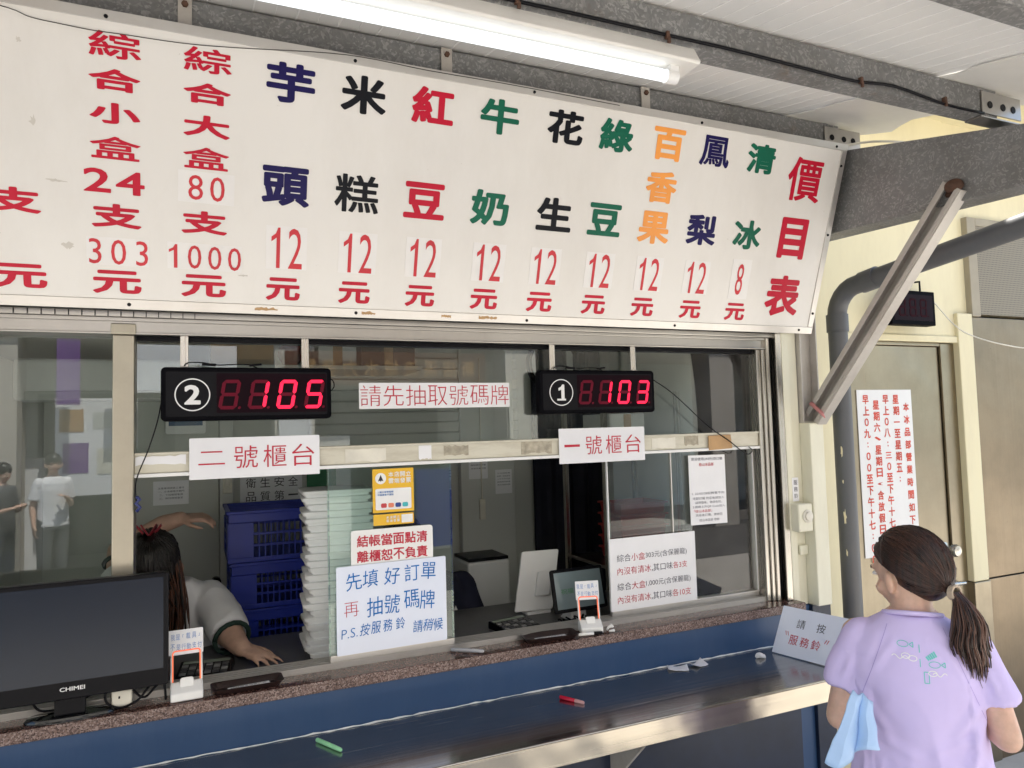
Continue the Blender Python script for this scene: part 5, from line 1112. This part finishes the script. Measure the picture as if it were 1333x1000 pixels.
loft(m, [(-.10,2.86,.66,.185,.14),(-.09,2.83,.86,.170,.122),(-.075,2.79,1.0,.172,.118),(-.07,2.755,1.12,.178,.112),(-.07,2.735,1.20,.162,.097),(-.08,2.72,1.25,.105,.080),(-.085,2.705,1.272,.075,.065)], 28)
limb(m, [(.045,2.715,1.195), (.080,2.63,1.155), (.105,2.545,1.112)], [.062,.064,.062], 18, True); limb(m, [(-.20,2.735,1.19), (-.228,2.82,1.30)], [.066,.062], 18, True)
blob(m, 'shirt', 'shirtw', W1, .007, 4, .004, 9)
def cuff(c, d, r, name='sleeve_trim'):
    d = Vector(d).normalized(); a = d.cross(Vector((0,0,1))).normalized(); b_ = d.cross(a); m = MB(); m.tube([Vector(c)+(a*math.cos(j*.393)+b_*math.sin(j*.393))*r for j in range(17)], .0075, 8); m.build(name, 'grn', W1, smooth=True)
cuff((.110,2.525,1.103), (.045,-.15,-.06), .054); cuff((-.232,2.845,1.325), (-.02,.13,.17), .050)
m = MB(); loft(m, [(-.10,2.86,.52,.18,.14),(-.10,2.86,.64,.18,.14),(-.10,2.86,.74,.165,.125)])
for s in (-1, 1): limb(m, [(-.10+s*.09,2.86,.58), (-.10+s*.10,2.50,.56), (-.10+s*.10,2.52,.25)], [.090,.066,.052])
blob(m, 'trousers', 'denim', W1, .012, 4)
m = MB(); m.ell(H @ Vector((0,-.016,.016)), (.084,.098,.100), H.to_3x3().normalized(), 24); HC = blob(m, 'hair', 'hairb', W1, .008, 4)
m = MB(); m2 = MB(); rs = random.Random(9)
for i in range(420):
    a = rs.uniform(-math.pi, math.pi); d0 = Vector((math.sin(a)*.9, math.cos(a)*.9, rs.uniform(.1, .9)))
    p = [H @ hsurf(Vector((.08*rs.uniform(-1,1),-.3,.95)).lerp(d0, t), k=rs.uniform(1.0,1.05)) for t in (.25,.5,.75,1)]
    e = p[-1]; side = 1 if e.x > -.125 else -1; zt = rs.uniform(1.06,1.16); gx = -.06+rs.uniform(-.045,.035) if side > 0 else -.21+rs.uniform(-.04,.03); gy = 2.60+rs.uniform(-.04,.05)
    q1 = Vector((e.x*.45+gx*.55, e.y*.6+gy*.4, e.z-.07)); q2 = Vector((gx, gy, (q1.z+zt)/2)); q3 = Vector((gx+rs.uniform(-.012,.012), gy, zt))
    c = bez(p+[q1, q2, q3], 4); k = int(len(c)*.60); m.tube(c[:k+1], .0024, 4, 0, False); (m2 if rs.random() < .8 else m).tube(c[k:], [.0024]*(len(c)-k-1)+[.0008], 4, 0, False)
lh = m.build('long_strands', 'hairb', HC, smooth=True); m2.build('auburn_tips', 'hairtip', HC, smooth=True)
m = MB(); c0 = H @ hsurf(Vector((0,-.35,.95)), k=1.05)
for s in (-1, 1):
    m.obox(c0+Vector((.012*s,-.01,.012)), (.010*s,.0,.016), (.0,.034,-.008), (.002,0,.001))
    for j in range(4): m.obox(c0+Vector((.026*s,-.034+j*.017,.022-.004*j)), (.009*s,.0,.012), (0,.0055,0), (.002,0,.001))
m.build('hair_claw', 'claw', HC, bevel=.002)
t = thing('stool', 'round stool under the worker with the long hair', 'stool', (-.10, 2.87, .12))
m = MB(); m.lathe((-.10,2.87,.43), [(.15,0),(.16,.01),(.16,.035),(.14,.045)], 24); m.build('seat', 'black', t, smooth=40)
for s in range(4):
    a = s*1.571+.78; m = MB(); m.tube([(-.10+.11*math.cos(a), 2.87+.11*math.sin(a), .43), (-.10+.16*math.cos(a), 2.87+.16*math.sin(a), .12)], .012, 8); m.build('leg', 'st_z', t)
# second worker in navy, behind the boards ---------------------------------------------
m = MB()
loft(m, [(.82,2.95,.55,.17,.13),(.82,2.94,.75,.165,.12),(.85,2.91,.92,.165,.11),(.865,2.88,1.03,.165,.105),(.865,2.86,1.10,.155,.09),(.84,2.83,1.17,.085,.065)])
limb(m, [(.82,2.83,1.14), (.775,2.79,1.225)], [.056,.052])
for s, x in ((-1, .71), (1, 1.01)): limb(m, [(x,2.87,1.095), (x+s*.035,2.80,.93), (x-s*.04,2.66,.80)], [.056,.044,.030]); hand(m, (x-s*.04,2.66,.80), (-s*.2,-.95,-.15), (0,-.05,1), -s, .3, 1)
for s in (-1, 1): limb(m, [(.82+s*.09,2.94,.58), (.82+s*.1,2.58,.56), (.82+s*.1,2.60,.17)], [.080,.055,.036]); limb(m, [(.82+s*.1,2.61,.15),(.82+s*.1,2.50,.145)], [.03,.024])
H = Matrix.Translation((.735,2.745,1.31)) @ Matrix.Rotation(math.pi, 4, 'Z') @ Matrix.Rotation(-R(35), 4, 'X')
headparts(m, H); W2 = blob(m, 'person', 'skin2', None, .009, 4); tag(W2, 'worker in navy shirt sitting behind the glass, mostly hidden by the handwritten board', 'person'); facebits(H, W2)
m = MB(); loft(m, [(.82,2.95,.64,.18,.14),(.82,2.94,.78,.178,.132),(.85,2.91,.92,.180,.122),(.865,2.88,1.03,.184,.117),(.865,2.86,1.10,.172,.104),(.84,2.83,1.175,.110,.080)], 28)
for s, x in ((-1, .71), (1, 1.01)): limb(m, [(x,2.87,1.095), (x+s*.035,2.80,.93), (x+s*.028,2.775,.905)], [.068,.062,.056])
blob(m, 'shirt', 'navyc', W2, .008, 4, .004, 9)
m = MB(); m.prism([(.945+.010*math.cos(a), 2.752, 1.04+.014*math.sin(a)) for a in (1.57,3.7,5.7)], (0,.001,0)); m.build('shirt_mark', 'markw', W2)
m = MB(); m.ell(H @ Vector((0,-.016,.016)), (.083,.097,.099), H.to_3x3().normalized(), 24); blob(m, 'hair', 'hairb', W2, .008, 4)
m = MB(); loft(m, [(.82,2.95,.52,.18,.14),(.82,2.95,.74,.165,.125)])
for s in (-1, 1): limb(m, [(.82+s*.09,2.94,.58), (.82+s*.1,2.58,.56), (.82+s*.1,2.60,.25)], [.090,.066,.052])
blob(m, 'trousers', 'denim', W2, .012, 4)
m = MB(); m.box(.66,.98,2.80,3.12,.40,.455); st = m.build('stool', 'iron', bevel=.01); tag(st, 'dark square stool under the worker in navy', 'stool')
for x in (.69,.95):
    for y in (2.83,3.09): m = MB(); m.cyl((x,y,.121),(x,y,.40),.014,10); m.build('leg', 'st_z', st)
# passers-by in the street, seen only as reflections ------------------------------------
PO = ((((-.20,-.02,1.03), (-.21,.05,.82), (0,.1,-1), (-1,0,0)), ((.19,.0,1.03), (.06,.20,1.12), (-.7,.4,.4), (0,.3,1))), (((-.20,.02,1.03), (-.10,.20,1.08), (.6,.5,.3), (0,.2,1)), ((.20,.02,1.03), (.10,.21,1.10), (-.6,.5,.3), (0,.2,1))), (((-.2,-.05,1.04), (-.22,.02,.83), (0,.2,-1), (-1,0,0)), ((.2,-.03,1.04), (.20,.08,.83), (0,.1,-1), (1,0,0))))
for q_, (lab, loc, rz, sc, tm) in enumerate((('man in white T-shirt waiting in the street, reflected in left pane', (-1.60,-6.2,-.19), R(-32), 1.10, 'shirtw'), ('person in grey T-shirt waiting in the street, reflected at far left', (-2.15,-6.3,-.19), R(-60), 1.04, 'pvc'), ('person in dark clothes standing in the street, reflected near the mullion', (-.75,-5.9,-.19), R(75), 1.05, 'navyc'))):
    P, H, V = standing(lab, 0, 0, sc, None, None, None, PO[q_], (.25-.3*q_, .1+.12*q_), 'skin2', .014)
    m = MB(); loft(m, [(0,0,z*sc,a*sc,b_*sc) for z, a, b_ in ((.80,.172,.122),(1.0,.158,.115),(1.2,.172,.115),(1.28,.165,.105),(1.33,.12,.085),(1.355,.07,.065))])
    for s in (-1, 1): limb(m, [V(s*.145,0,1.29), V(s*.19,-.012,1.10)], [.058*sc,.060*sc], 14, True)
    blob(m, 'shirt', tm, P, .012, 4, .003, 8)
    m = MB(); loft(m, [(0,0,z*sc,a*sc,b_*sc) for z, a, b_ in ((.76,.155,.112),(.88,.162,.115),(.97,.15,.105))])
    for s in (-1, 1): limb(m, [V(s*.085,0,.86), V(s*.09,.012,.46), V(s*.09,-.015,.10)], [.092*sc,.068*sc,.056*sc])
    blob(m, 'trousers', 'pvc' if tm == 'shirtw' else 'denim', P, .013, 4)
    m = MB(); m.ell(H @ Vector((0,-.008,.028)), (.083*sc,.100*sc,.096*sc), H.to_3x3().normalized(), 22); blob(m, 'hair', 'hairb', P, .011, 3)
    move(P, loc, rz)
